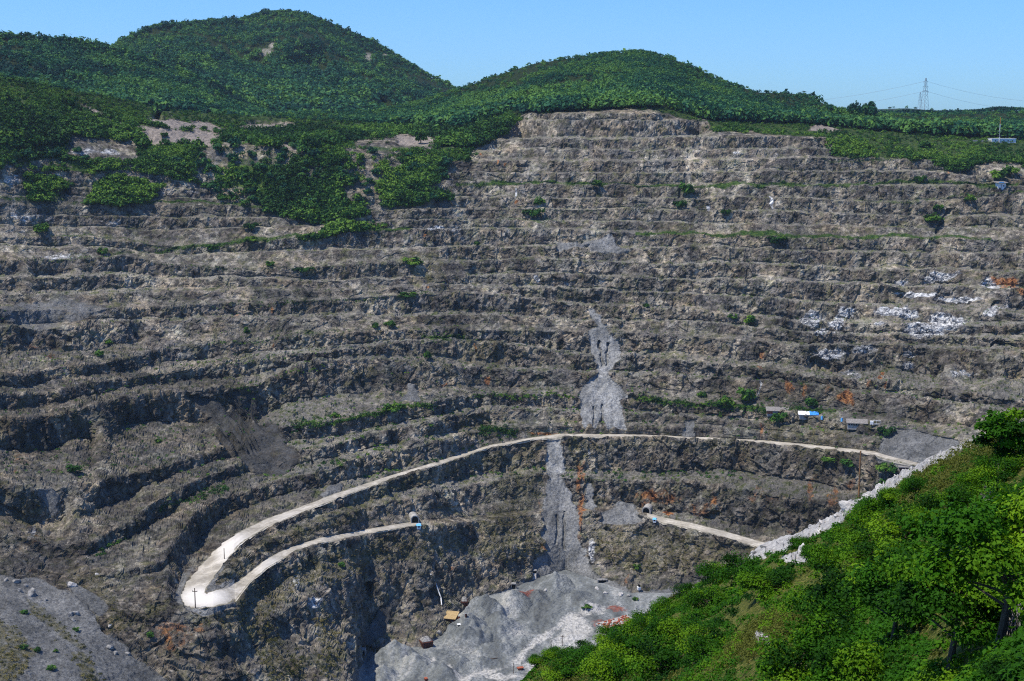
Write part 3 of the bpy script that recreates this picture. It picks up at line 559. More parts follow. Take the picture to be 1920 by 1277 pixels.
# pale wheel tracks and haul tracks on the floor
TR = np.zeros(PX0.shape)
for pts, hw in [([(640,1310),(760,1300),(850,1290),(900,1262),(960,1240),(1000,1205),(1060,1170),(1110,1150),(1160,1135)],9),([(820,1240),(850,1255),(880,1290)],7),([(900,1262),(860,1240),(820,1236)],3)]:
    for (xa, ya), (xb, yb) in zip(pts[:-1], pts[1:]):
        t = np.clip(((PX0-xa)*(xb-xa)+(PY0-ya)*(yb-ya))/((xb-xa)**2+(yb-ya)**2), 0, 1)
        TR = np.maximum(TR, np.clip(1.4-np.hypot(WX-(xa+t*(xb-xa)), (WY-(ya+t*(yb-ya)))*1.2)/hw, 0, 1))
WF = np.maximum(TR*.95, blobs([(1080,1185,34,26,1.3),(1060,1205,30,16,1.2),(1000,1250,40,14,.9),(1120,1150,26,10,.9),(940,1270,60,10,.8)]))
m1f = m1.copy(); m1f[:, 2] = WF.ravel()
def part_of(name, mask, mat, ma=m1):
    q = Q[mask]; u, inv = np.unique(q, return_inverse=True)
    o = mesh_np(name, V[u], inv.reshape(-1, 4), mat, cols={'m1': ma[u], 'm2': m2[u]}); return tag(o, kind='structure')
isfloor = (qs == nL-2+200) & (qx > 672)
ishill = (qs == -1) | (qs == 200)
edge_ = np.zeros(PX0.shape)
for k_ in (iRU, iRL):
    rr_ = np.where(GS == k_)[0]
    for j_, r__ in enumerate(rr_):
        t_ = j_/(len(rr_)-1.0); edge_[r__] = np.clip(abs(t_-.5)*2, 0, 1)**2*.66
edge_ = np.where(PX0 < 440, np.clip(1+hpd/6, 0, 1)**2*.66, edge_)
m1r = m1.copy(); m1r[:, 0] = edge_.ravel(); m1r[:, 2] = (blobs([(380,1120,70,30,1),(440,1030,60,50,.9),(560,970,80,20,.6),(500,1060,50,30,.7)], False)).ravel()
m1r[:, 1] = np.exp(-((np.sqrt(edge_/.66)-.42)/.16)**2).ravel()
part_of('haul_road', qroad, M_ROAD, m1r)
part_of('pit_floor', isfloor & ~qroad, M_FLOOR, m1f)
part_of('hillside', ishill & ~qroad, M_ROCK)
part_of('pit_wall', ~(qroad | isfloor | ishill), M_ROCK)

# lookup of a ground point from a picture position
gp = (GPX[12:], GPY[12:])
def surf(px, py):
    k = np.argmin((GPX[12:]-px)**2+(GPY[12:]-py)**2)+12*C
    return Vector((float(GX.flat[k]), float(GY.flat[k]), float(GZ.flat[k])))

# ------------------------------------------------------------------ hills behind
def hill(name, sky_pts, Y_pts, yb_pts, Yb_pts, x0, x1, step, n, seed, relief, z_back=-120):
    x = np.arange(x0, x1, step); ys = ip(x, sky_pts); Ys = ip(x, Y_pts); yb = ip(x, yb_pts); Yb_ = ip(x, Yb_pts)
    Zs = -Ys*tdep(ys); Zb_ = -Yb_*tdep(yb)
    rY, rZ = [], []
    for j in range(4): rY.append(Ys+900*(1-j/4)); rZ.append(Zs+(z_back-Zs)*(1-j/4)**1.2)
    for j in range(n+1):
        t = j/n; s = t**.85
        rY.append(Ys+(Yb_-Ys)*t); rZ.append(Zs+(Zb_-Zs)*s)
    Y = np.array(rY); Z = np.array(rZ); tt = np.concatenate([np.zeros(4), np.linspace(0, 1, n+1)])[:, None]
    X = (x[None, :]-CX)/F*(Y*cP-Z*sP)
    sp = 1.4*(.45-np.abs(fbm(X+.35*Y, Y*.22, Z*0, 210, 4, .5, seed)))+.5*fbm(X, Y*.4, Z*0, 90, 3, .5, seed+1)
    Y = Y-relief*sp*np.clip(tt*4, 0, 1); X = X
    h = np.stack([X, Y, Z], -1).reshape(-1, 3); r, c = X.shape; ii = np.arange(r*c).reshape(r, c)
    q = np.stack([ii[:-1, :-1], ii[:-1, 1:], ii[1:, 1:], ii[1:, :-1]], -1).reshape(-1, 4)[:, ::-1]
    one = np.ones(len(h)); g = np.stack([one*.95, one*0, one*0, one], -1); g2 = np.stack([one*0, one*0, one*0, one], -1)  # lowest tone: shade between the crowns is painted into the ground
    bare = np.zeros(len(h)); pxx, pyy = pix(h[:, 0], h[:, 1], h[:, 2])
    for bx, by, rx, ry in BARE: bare = np.maximum(bare, np.clip(1.5-np.hypot((pxx-bx)/(rx*.8), (pyy-by)/(ry*.75)), 0, 1))
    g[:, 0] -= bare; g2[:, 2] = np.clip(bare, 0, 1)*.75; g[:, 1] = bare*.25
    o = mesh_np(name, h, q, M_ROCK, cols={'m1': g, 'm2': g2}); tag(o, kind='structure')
    return X, Y, Z, bare.reshape(r, c)
BARE = [(348,142,8,4),(420,155,10,3),(440,163,6,3),(508,170,6,3),(533,174,8,3),(618,185,8,3),(605,190,5,3),(500,98,14,8),(510,85,6,6),(580,125,8,9),(690,108,9,10),(560,100,5,5),(722,103,6,6),(300,88,8,3)]
HA = hill('mountain', [(150,100),(200,95),(215,88),(250,68),(290,50),(340,47),(400,41),(450,39),(500,25),(540,24),(580,31),(640,57),(700,82),(760,117),(820,152),(860,172),(900,192),(1010,215)],
          [(150,2000),(500,2350),(900,2300)], [(150,215),(500,230),(1010,230)], [(150,1600),(500,1700),(1010,1750)], 130, 1010, 4, 70, 21, 130)
HB = hill('forest_hill', [(-900,60),(0,69),(60,74),(120,79),(200,91),(260,112),(330,135),(400,160),(460,190),(520,215)],
          [(-300,1500),(520,1650)], [(-900,200),(0,175),(520,240)], [(-300,1250),(520,1400)], -900, 520, 5, 40, 22, 40)
HC = hill('distant_hill', [(1380,225),(1560,214),(1640,205),(1700,203),(1750,207),(1850,213),(3000,230)],
          [(1380,5200),(3000,5200)], [(1380,240),(3000,240)], [(1380,4300),(3000,4300)], 1380, 3000, 8, 10, 23, 60)
HD = hill('wooded_rise', [(1580,222),(1640,214),(1700,211),(1760,213),(1830,211),(1870,206),(1920,208),(3000,200)],
          [(1580,1900),(3000,1900)], [(1580,232),(3000,232)], [(1580,1600),(3000,1600)], 1580, 3000, 6, 14, 24, 20)
# plain reaching the horizon
ang = np.linspace(0, 2*math.pi, 97)[:-1]; V_ = []; Qp = []
for r, z in ((1500, -150), (2600, -150), (3600, -140), (5000, -130), (6600, -120)):
    for a in ang: V_.append((r*math.cos(a), r*math.sin(a)+200, z))
for k in range(4):
    for i in range(96):
        j = (i+1) % 96; Qp.append((k*96+i, k*96+j, (k+1)*96+j, (k+1)*96+i))
tag(mesh_np('plain', V_, Qp, simple('plain_green', (.02, .05, .02), (.07, .09, .04), .01)), kind='structure')

# ------------------------------------------------------------------ foliage builders
def leaf_cloud(centers, radii, per, size, squash=.8, flat=.35, seed=1, tint=None, shell=.55):
    """leaf-sized quads spread through crowns; returns verts, quads, tint"""
    g = np.random.default_rng(seed); n = len(centers); c = np.repeat(np.asarray(centers, float), per, 0); r = np.repeat(np.asarray(radii, float), per)
    dv = g.normal(size=(n*per, 3)); dv /= np.linalg.norm(dv, axis=1)[:, None]; dv[:, 2] = np.abs(dv[:, 2])*1.1-.35
    dv /= np.linalg.norm(dv, axis=1)[:, None]
    rad = (shell+(1-shell)*g.random(n*per))*(1+.25*np.sin(dv[:, 0]*5+c[:, 0]*3)*np.cos(dv[:, 1]*5+c[:, 1]*2))
    p = c+dv*(rad*r)[:, None]*np.array([1, 1, squash])
    nn = dv+g.normal(size=dv.shape)*.7; nn[:, 2] += flat; nn /= np.linalg.norm(nn, axis=1)[:, None]
    t = np.cross(nn, g.normal(size=dv.shape)); t /= np.linalg.norm(t, axis=1)[:, None]+1e-9; b = np.cross(nn, t)
    s = (np.repeat(size, per) if np.ndim(size) else size)*(.6+.8*g.random(n*per))
    t = t*s[:, None]; b = b*(s*.62)[:, None]
    Vv = np.stack([p-t, p-b*1.0, p+t, p+b*1.0], 1).reshape(-1, 3)
    ti = g.random(n*per)*.5+.25+.25*dv[:, 2]*0
    if tint is not None: ti = ti*.35+np.repeat(tint, per)*.85-.12
    ti = np.repeat(np.clip(ti, 0, 1), 4)
    qd = np.arange(len(Vv)).reshape(-1, 4); col = np.stack([ti, ti, ti, np.ones_like(ti)], -1)
    return Vv, qd, col
def scatter(X, Y, Z, wt, n, seed):
    g = np.random.default_rng(seed); w_ = wt.ravel().astype(float); k = g.choice(len(w_), n, p=w_/w_.sum())
    return np.stack([X.ravel()[k], Y.ravel()[k], Z.ravel()[k]], -1)
def ridge(X, Y, Z, row, n, seed):
    g = np.random.default_rng(seed); k = g.integers(0, X.shape[1], n); r_ = row+g.integers(0, 2, n); return np.stack([X[r_, k], Y[r_, k], Z[r_, k]], -1)
def img_area(X, Y, Z):
    px, py = pix(X, Y, Z); a = np.abs(np.gradient(px, axis=1)*np.gradient(py, axis=0)); vis = (px > -40) & (px < 1960)
    return a*vis
# forest far and near: one mass each
def forest(name, pts, rmin, rmax, per, leaf, mat, seed, lift=.55, squash=.95, tintscale=60, pw=2.4):
    g = np.random.default_rng(seed); r = rmin+(rmax-rmin)*g.random(len(pts))**pw
    pts = pts+np.stack([g.normal(size=len(pts))*1.5, g.normal(size=len(pts))*1.5, r*lift], -1)
    ti = np.clip(.5+.75*fbm(pts[:, 0], pts[:, 1], pts[:, 2], tintscale, 3, .6, seed)+.30*g.normal(size=len(pts)), 0, 1)
    Vv, qd, col = leaf_cloud(pts, r, per, r*leaf, squash, .5, seed, ti)
    o = mesh_np(name, Vv, qd, mat, cols={'tint': col}); return tag(o, kind='stuff')
A = img_area(*HA[:3])*(HA[3] < .3); A[:4] = 0; A = A*np.clip(.75+1.2*fbm(HA[0], HA[1], HA[2], 120, 3, .6, 41), .15, 2); forest('mountain_forest', scatter(HA[0], HA[1], HA[2], A, 8500, 31), 3.2, 11, 40, .32, M_FOR, 31)
A = img_area(*HB[:3])*(HB[3] < .3); A[:4] = 0; A = A*np.clip(.75+1.2*fbm(HB[0], HB[1], HB[2], 90, 3, .6, 42), .15, 2); forest('hill_forest', scatter(HB[0], HB[1], HB[2], A, 4200, 32), 2.8, 8.5, 44, .32, M_FOR, 32)
A = img_area(*HD[:3]); A[:4] = 0; forest('rise_forest', scatter(HD[0], HD[1], HD[2], A, 900, 33), 3, 6, 34, .36, M_FOR, 33)
A = img_area(*HC[:3]); A[:4] = 0; forest('distant_forest', scatter(HC[0], HC[1], HC[2], A, 500, 34), 6, 10, 24, .4, M_FOR, 34)
AR = np.abs(np.gradient(PX0, axis=1)*np.gradient(PY0, axis=0))
AR[:12] = 0
fden = AR*GREENP*(1-SCREE)*(1-HOLE)*((PX0 > -30) & (PX0 < 1960))
upper = ip(PX0, [(0,150),(300,195),(560,225),(700,232),(860,240),(960,215),(1240,200),(1330,225),(1500,232),(1700,250),(1920,262)])
A = fden*(PY0 < upper)*np.clip(.75+1.2*fbm(GX, GY, GZ, 70, 3, .6, 43), .12, 2)
forest('slope_forest', scatter(GX, GY, GZ, A, 9500, 35), 2.0, 7.5, 44, .30, M_FOR, 35, .6)
A = fden*(PY0 >= upper)*(.15+np.clip(fbm(GX, GY, GZ, 30, 3, .6, 14)+.35, 0, 1))+AR*BELT*(1-HOLE)*(1-SCREE)*.62*np.clip(.38+2.0*fbm(GX, GY, GZ, 30, 3, .6, 44), .04, 1.5)*((PX0 > -30) & (PX0 < 1960))
forest('hillside_scrub', scatter(GX, GY, GZ, A, 12000, 36), 1.0, 4.0, 34, .32, M_BUSH, 36, .45, .85, 40, 1.5)
forest('ridge_forest', np.concatenate([ridge(HA[0], HA[1], HA[2], 4, 620, 31), ridge(HB[0][:, 160:], HB[1][:, 160:], HB[2][:, 160:], 4, 420, 32), ridge(GX[:, 60:-70], GY[:, 60:-70], GZ[:, 60:-70], 10, 900, 35)]), 2.2, 7.0, 36, .34, M_FOR, 47, .5)
forest('slope_scrub', scatter(GX, GY, GZ, AR*GREENP*(1-SCREE)*(1-HOLE)*((PX0 > -30) & (PX0 < 960) & (PY0 < 275) & (PY0 > 132)), 3800, 49), 1.4, 5.2, 44, .31, M_BUSH, 49, .5, .85, 30, 1.8)
# tufts and low bushes that cover the ledges
ln_ = np.clip(lane, 0, 1.2)*AR*(1-SCREE)*(ROADM < .5)*((PX0 > -20) & (PX0 < 1950))
rnd = np.clip(fbm(GX, GY, GZ, 26, 3, .6, 15), 0, 1)*AR*(1-SCREE)*(ROADM < .5)*((PX0 > -20) & (PX0 < 1950))*(PY0 > 300)*(PY0 < 820)*(1.2-REL)
forest('ledge_scrub', scatter(GX, GY, GZ, ln_*1.3+rnd*.10+BERM*AR*(1-SCREE)*.16*((PX0 > -20) & (PX0 < 1950))*(PY0 > 300)*(PY0 < 900), 7600, 37), .3, 1.3, 24, .36, M_BUSH, 37, .3, .8, 30)
ol = (OLIVE*(1-SCREE)+.5*OL2)*AR*(rb < .25)*((PX0 > -20) & (PX0 < 1700))
forest('dry_scrub', scatter(GX, GY, GZ, ol, 4600, 38), .25, .95, 20, .36, M_DRY, 38, .25, .8, 30)

# ------------------------------------------------------------------ the near hill on the right
OUT = [(900,1330,118),(960,1300,118),(990,1275,120),(1020,1245,122),(1060,1232,125),(1110,1222,128),(1160,1200,130),(1200,1168,132),(1240,1138,133),(1300,1104,134),(1340,1085,133),(1400,1045,131),(1425,1022,130),(1450,1010,128),(1500,998,122),(1545,975,117),(1572,962,113),(1590,940,110),(1615,932,108),(1640,918,105),(1660,905,102),(1700,878,97),(1760,848,90),(1820,820,83),(1880,800,76),(1930,790,70),(2000,800,62),(2100,850,52),(2300,950,42),(2700,1060,32),(3200,1150,26)]
BOT = [(900,118),(960,112),(1100,86),(1200,72),(1400,50),(1600,36),(1800,26),(1920,21),(2060,18),(2300,15),(3200,11)]
hx_ = np.concatenate([np.arange(900, 2060, 3.0), np.arange(2060, 3200, 12.0)]); ho = np.interp(hx_, [p[0] for p in OUT], [p[1] for p in OUT]); hY = np.interp(hx_, [p[0] for p in OUT], [p[2] for p in OUT]); hb = ip(hx_, BOT)
rowsx = []; BACK = 16; NF = 150
hrY, hrZ = [], []
Zo = -hY*tdep(ho)
for j in range(BACK):
    u = 1-j/BACK; hrY.append(hY+60*u**1.3); hrZ.append(Zo-95*u)
ybt = 1420.0
for j in range(NF+1):
    t = j/NF; yy = ho+(ybt-ho)*t; inv = 1/hY+(1/(hb*.72)-1/hY)*((yy-ho)/np.maximum(ybt-ho, 1))
    hrY.append(1/inv); hrZ.append(-(1/inv)*tdep(yy))
for j in range(1, 13):               # the ground runs on under the viewer's feet
    t = j/12; hrY.append(hb*.72*(1-t)-4*t); hrZ.append(-(hb*.72)*tdep(ybt)*(1-t)-2.3*t)
HY_, HZ_ = np.array(hrY), np.array(hrZ); HX_ = (hx_[None, :]-CX)/F*(HY_*cP-HZ_*sP)
hpx = np.repeat(hx_[None, :], len(HY_), 0); hpy = pix(HX_, np.maximum(HY_, 1), HZ_)[1]; hpy[BACK+NF+1:] = 1500; off = hpy-ho[None, :]
HX_[BACK+NF+1:] = HX_[BACK+NF]+(HY_[BACK+NF+1:]-HY_[BACK+NF])*0
isback = (np.arange(len(HY_)) < BACK)[:, None]
crest = np.clip(1-(off+5*fbm(HX_, HY_, HZ_, 3, 3, .6, 4))/np.interp(hx_, [1300,1400,1450,1600,1700,1850,1920], [0,20,40,34,40,30,20])[None, :], 0, 1)*(hpx > 1385)*(hpx < 1960)
crest = np.where(isback, .8, crest)
outc = np.clip(1.6-1.6*np.hypot((hpx-1905)/45, (hpy-1165)/70), 0, 1)+np.clip(1.5-1.5*np.hypot((hpx-1850)/22, (hpy-925)/25), 0, 1)+np.clip(1.4-1.4*np.hypot((hpx-1425)/30, (hpy-1205)/12), 0, 1)+np.clip(1.4-1.4*np.hypot((hpx-1490)/40, (hpy-1050)/16), 0, 1)
rk = np.clip(np.maximum(crest*1.6, outc), 0, 1)
dn = (.9*cell(HX_, HY_, HZ_, 2.4, 0)+.55*cell(HX_, HY_, HZ_, 1.0, 1)+.5*fbm(HX_, HY_, HZ_, 3, 3, .6, 2)+.18*vn(HX_/.3, HY_/.3, HZ_/.3))
HZ_ = HZ_+.34*dn*(.2+.8*rk)*np.where(isback, .0, 1)*np.clip((off+6)/14, .25, 1)+.5*fbm(HX_, HY_, HZ_*0, 9, 3, .5, 3)*(1-rk)
hpx2, hpy2 = pix(HX_, np.maximum(HY_, 1), HZ_)
r, c = HX_.shape; ii = np.arange(r*c).reshape(r, c); q = np.stack([ii[:-1, :-1], ii[:-1, 1:], ii[1:, 1:], ii[1:, :-1]], -1).reshape(-1, 4)[:, ::-1]
def near_ground():
    m, t, b = newmat('near_hill_ground'); N = NB(t); p = N.pos()
    a = N.n('ShaderNodeVertexColor', layer_name='m1'); s_ = N.n('ShaderNodeSeparateColor'); N.l(a.outputs[0], s_.inputs[0])
    n1 = N.noise(p, 1.1, 8, .75, .4); n2 = N.noise(p, 4, 6, .8)
    rock = N.ramp(N.math('ADD', N.math('MULTIPLY', n1, .6), N.math('MULTIPLY', n2, .4)), [(.34, (.10, .10, .105)), (.45, (.27, .26, .25)), (.55, (.43, .415, .385)), (.7, (.60, .575, .53))])
    grass = N.ramp(n2, [(.38, (.012, .020, .004)), (.5, (.060, .080, .012)), (.62, (.19, .165, .045))])
    N.l(N.mix(N.rng(N.math('ADD', s_.outputs[0], N.math('MULTIPLY', n2, .3)), .5, .7), grass, rock), b.inputs['Base Color'])
    bp = N.n('ShaderNodeBump'); bp.inputs['Distance'].default_value = .25; N.l(n1, bp.inputs['Height']); N.l(bp.outputs[0], b.inputs['Normal'])
    return m
one = np.ones(r*c)
o = mesh_np('near_hill', np.stack([HX_, HY_, HZ_], -1).reshape(-1, 3), q, near_ground(), cols={'m1': np.stack([rk.ravel(), one*0, one*0, one], -1)}); tag(o, kind='structure')
def nsurf(px, py):
    k = np.argmin((hpx2[BACK:]-px)**2+(hpy2[BACK:]-py)**2)+BACK*c
    return Vector((float(HX_.flat[k]), float(HY_.flat[k]), float(HZ_.flat[k])))
# vines, grass and low growth over the near hill
na = np.abs(np.gradient(hpx, axis=1)*np.gradient(hpy, axis=0))*(~isback)*(hpx < 3000)*np.where(hpx < 2000, 1, .22)*(hpx > 950)*(hpy < 1360)*np.clip(1-rk*1.3, 0, 1)
hol = 1-.9*np.clip(1.5-np.hypot((hpx-1800)/120, (hpy-1190)/75), 0, 1); na = na*hol; gap = np.clip(1.5-np.hypot((hpx-1430)/75, (hpy-1215)/75), 0, 1)+np.clip(1.4-np.hypot((hpx-1520)/28, (hpy-1110)/70), 0, 1); gap = np.clip(gap, 0, 1); na0 = na; na = na*(1-.8*gap)
pts = scatter(HX_, HY_, HZ_, na, 4300, 51); g = np.random.default_rng(51)
ti = np.clip(.46+.5*fbm(pts[:, 0], pts[:, 1], pts[:, 2], 7, 3, .6, 5), 0, 1); rr = .25+.65*g.random(len(pts))
rr = rr*np.clip(pts[:, 1]/90, .35, 1.2); pts[:, 2] += rr*.25
Vv, qd, col = leaf_cloud(pts, rr, 110, .085*np.clip(pts[:, 1]/90, .55, 1.15), .75, .9, 51, ti, .3)
tag(mesh_np('ground_cover', Vv, qd, M_NEAR, cols={'tint': col}), kind='stuff')
sel = (fbm(pts[:, 0], pts[:, 1], pts[:, 2], 12, 2, .5, 6) > .05)
p2 = scatter(HX_, HY_, HZ_, na0*(1+3*gap)*np.clip(.2*gap+fbm(HX_, HY_, HZ_, 14, 2, .5, 6)+.15, 0, 1), 5500, 52); r2 = (.12+.22*g.random(len(p2)))*np.clip(p2[:, 1]/80, .4, 1.2)
p2[:, 2] += r2*.8
Vv, qd, col = leaf_cloud(p2, r2, 40, .05*np.clip(p2[:, 1]/80, .6, 1.3), 1.6, .2, 52, None, .1)
tag(mesh_np('dry_grass', Vv, qd, M_NGR, cols={'tint': col}), kind='stuff')

# ------------------------------------------------------------------ mesh builder for built things
class MB:
    def __init__(s): s.v = []; s.f = []
    def box(s, x0, x1, y0, y1, z0, z1, rz=0, o=(0, 0, 0)):
        b = len(s.v); c_, s_ = math.cos(rz), math.sin(rz)
        for x, y, z in ((x0,y0,z0),(x1,y0,z0),(x1,y1,z0),(x0,y1,z0),(x0,y0,z1),(x1,y0,z1),(x1,y1,z1),(x0,y1,z1)):
            s.v.append((x*c_-y*s_+o[0], x*s_+y*c_+o[1], z+o[2]))
        s.f += [[b+i for i in f] for f in ((0,3,2,1),(4,5,6,7),(0,1,5,4),(1,2,6,5),(2,3,7,6),(3,0,4,7))]; return s
    def hull(s, lo, hi):      # prism between two rings of equal length
        b = len(s.v); n = len(lo); s.v += list(lo)+list(hi)
        s.f += [[b+i, b+(i+1) % n, b+n+(i+1) % n, b+n+i] for i in range(n)]+[[b+i for i in range(n)][::-1], [b+n+i for i in range(n)]]; return s
    def bar(s, a, b_, r, n=5, r2=None):
        a = Vector(a); b_ = Vector(b_); d = (b_-a).normalized(); u = d.orthogonal().normalized(); v = d.cross(u); r2 = r if r2 is None else r2
        return s.hull([tuple(a+(u*math.cos(6.2832*i/n)+v*math.sin(6.2832*i/n))*r) for i in range(n)], [tuple(b_+(u*math.cos(6.2832*i/n)+v*math.sin(6.2832*i/n))*r2) for i in range(n)])
    def build(s, name, mat, parent=None, bevel=0):
        me = bpy.data.meshes.new(name); me.from_pydata(s.v, [], s.f); me.materials.append(mat); me.update()
        o = bpy.data.objects.new(name, me); COL.objects.link(o)
        if parent: o.parent = parent
        if bevel:
            m_ = o.modifiers.new('bevel', 'BEVEL'); m_.width = bevel; m_.segments = 1
        return o
def empty(name, loc, rz=0, label=None, cat=None, group=None, s=1):
    o = bpy.data.objects.new(name, None); COL.objects.link(o); o.location = loc; o.rotation_euler = (0, 0, rz); o.scale = (s, s, s); return tag(o, label, cat, group)
def copy_tree(o, parent=None):
    q_ = o.copy(); COL.objects.link(q_)
    if parent: q_.parent = parent
    for ch in [x for x in bpy.data.objects if x.parent == o]: copy_tree(ch, q_)
    return q_

# ------------------------------------------------------------------ single trees and bushes
def make_bush(mat, seed, n=900, leaf=.16, lobes=7, squash=.85, trunk=.5, shell=.5):
    g = np.random.default_rng(seed); cs = [(0, 0, .55)]; rs = [.72]
    for i in range(lobes):
        a = 6.283*i/lobes+g.random(); rr_ = .35+.25*g.random(); cs.append((math.cos(a)*rr_*1.25, math.sin(a)*rr_*1.25, .30+.75*g.random())); rs.append(.32+.24*g.random())
    per = n//(lobes+1); Vv, qd, col = leaf_cloud(np.array(cs), np.array(rs), per, leaf, squash, .5, seed, g.random(lobes+1), shell)
    e = empty('bush', (0, 0, 0)); mesh_np('crown', Vv, qd, mat, e, {'tint': col})
    m = MB(); m.bar((0, 0, -.5), (.03, .02, trunk), .05, 6, .03)
    for i in range(1, lobes+1): m.bar((.02, .01, .05+.05*i), cs[i], .028, 4, .01)
    m.build('trunk', M_BARK, e); return e
protos = {'far': [make_bush(M_BUSH, 70+i, 420, .17) for i in range(4)], 'wide': [make_bush(M_FOR, 90+i, 520, .16, 9) for i in range(4)],
          'near': [make_bush(M_NEAR, 80+i, 7800, .036, 13, .8, .6, .35) for i in range(5)]}
used = set()
def put_bush(kind, p, r_, label, cat='shrub', group=None, name='shrub', hs=1.0):
    pr = protos[kind]; k = random.randrange(len(pr)); src = pr[k]
    if (kind, k) in used: o = copy_tree(src)
    else: o = src; used.add((kind, k))
    o.name = name; o.location = p-Vector((0, 0, .12*r_)); o.scale = (r_, r_, r_*hs); o.rotation_euler = (0, 0, random.random()*6.28)
    for k_ in ('label', 'category', 'group'):
        if k_ in o: del o[k_]
    return tag(o, label, cat, group)
BUSH = [
 (803,668,9,"round dark bush standing alone on the ledge right of the centre left wall",1.3),(462,622,7,"small narrow dark bush on the third grassy ledge of the left wall",1.5),
 (205,642,7,"dark bush on the bare left slope, the upper right one of two",1.2),(187,662,9,"dark bush on the bare left slope, the lower left one of two",1.1),
 (297,823,7,"lone dark bush on the broad grey slope left of the smooth rock slab",1.1),(138,876,13,"bright green rounded bush on the lower left terrace",.8),
 (735,762,15,"broad green bush at the upper end of the bright grassy strip",.9),(752,760,8,"small bush tucked right of the broad bush on the bright grassy strip",.9),
 (628,776,10,"green bush at the lower left end of the bright grassy strip",.8),(806,796,6,"small bright green bush on the slope under the grassy strip",.8),
 (1316,738,9,"leftmost of three round bushes on the ledge left of the huts",1.1),(1360,750,16,"middle and brightest of three round bushes on the ledge left of the huts",.9),
 (1399,742,17,"right and tallest of three round bushes on the ledge left of the huts",1.2),(1520,755,12,"bush against the rusty cliff behind the white roofed hut",1.1),
 (1460,782,16,"big dark bush in front of the red walled hut",.9),(1662,810,15,"dark bush at the left end of the grey gravel slope",1.1),
 (1590,862,18,"broad dark bush below the right end of the upper road",.6),(1555,858,14,"dark bush hanging under the upper road, left of the broad one",.6),
 (1665,872,20,"large dark bush at the foot of the grey gravel slope",.9),(1668,905,22,"large dark bush just behind the white rock crest",.8),
 (1195,1062,8,"small green bush low on the cliff above the right end of the pit floor",1.0),(1410,597,13,"dark bush on the ledge below the middle of the right wall",.9),
 (1374,590,9,"smaller bush just left of the dark ledge bush on the right wall",.8),(1212,572,7,"tiny dark bush on the ledge above the grey rock slide",.8),
 (1287,358,14,"tall dark tree on the upper grassy ledge right of centre",1.3),(1275,382,12,"dark bush right below the tall ledge tree right of centre",.9),
 (1360,398,9,"round bush on the ledge between two pale streaks",1.0),(1000,396,18,"wide dark bush on the ledge in the upper centre",.7),(1010,378,10,"pointed green tree above the wide bush in the upper centre",1.4),
 (1120,341,11,"dark bush on the long green ledge above the centre",.8),(1458,441,17,"flat dark green thicket on the ledge in the upper right",.45),
 (1453,452,8,"small dark bush hanging below the flat green thicket",1.0),(1748,406,17,"spreading dark tree left of the black cleft at upper right",.9),
 (1758,388,11,"dark bush above the spreading tree at upper right",.8),(1724,337,10,"upright bush on the green ledge below the right hillside",1.1),
 (1818,370,11,"dark round bush on the ledge left of the small white hut",.9),(1892,318,15,"bright yellow green tree above the small white hut",1.1),
 (1872,325,15,"dark round tree left of the yellow green tree by the small hut",.9),(1735,268,13,"bright yellow green tree on the right hillside",.9),
 (568,498,18,"wide low dark bush on the second bare ledge, left of centre",.45),(506,494,9,"round dark bush left of the wide low bush on the bare ledge",.9),
 (770,485,18,"dark green bush on the shaded patch left of the upper centre",.7),(895,458,6,"single dark bush on the pale rock wall of the upper centre",1.2),
 (765,546,17,"low dark bush beside the orange spot on the ledge",.45),(733,604,11,"dark bush on the ledge left of the long pale rock band",.9),
 (704,612,7,"narrow dark bush left of the ledge bush on the middle wall",1.3),(78,428,16,"big dark bush under the pale ledge at upper left",.9),
 (193,470,10,"dark bush where two pale ledges meet at upper left",1.0),(240,240,16,"large dark bush on the left edge of the grey scree field",.9),
 (270,228,7,"small bush on top of the grey scree field",1.0),(308,252,8,"dark shrub in the middle of the grey scree field",.9),(8,183,12,"dark tree at the far left edge under the forested hill",1.1),
 (130,192,13,"dark tree on the left slope above the grey scree",1.1),(470,424,12,"dark round shrub on the vertical pale rock at left centre",.9),(470,445,12,"olive shrub on the ledge right below the vertical pale rock",.7),
 (397,463,11,"dark shrub low on the pale curved ledge",.8),(640,1058,8,"green bush on the slope between lower road and dark chasm",.9),(788,262,12,"single pointed tree above the scree of the rim",1.6),
 (282,1190,8,"green bush at the edge of the gravel slope below the hairpin",1.1),(95,1250,9,"dark bush near the bottom of the gravel slope at left",.9),(44,1212,9,"dark bush on the rusty bank at the left edge",.8),(70,1217,8,"small dark bush right of the rusty bank",.8),
 (47,1145,8,"dark bush on the gravel slope, uppermost at left",.8),(143,1178,7,"bush on the green rib of the gravel slope",.8),(104,1218,5,"tiny bush on the bare gravel track at left",.9),(1100,1132,10,"green weeds growing on the pale mound of the pit floor",.5),(1190,1122,6,"bush beside the road end on the pit floor",1.1),
 (1020,1252,12,"isolated bush at the edge of the pit floor beside the near thicket",1.2),
]
for px, py, r_, lab, hs in BUSH:
    p = surf(px, py+r_*.6) if (px, py) != (1020, 1252) else nsurf(1018, 1275); s_ = r_*p.y/2500*1.1
    put_bush('far', p, s_, lab, 'tree' if 'tree' in lab else 'shrub', None, 'tree' if 'tree' in lab else 'shrub', hs)
for nm, px, py, r_, hs in [("left of the three skyline trees on the low right ridge",1566,212,14,1.2),("middle of the three skyline trees on the low right ridge",1602,214,15,1.4),("right of the three skyline trees on the low right ridge",1630,214,15,1.5)]:
    p = surf(px, py+6); put_bush('wide', p, r_*p.y/2500, "dark "+nm, 'tree', 'skyline trees on the right ridge', 'tree', hs)
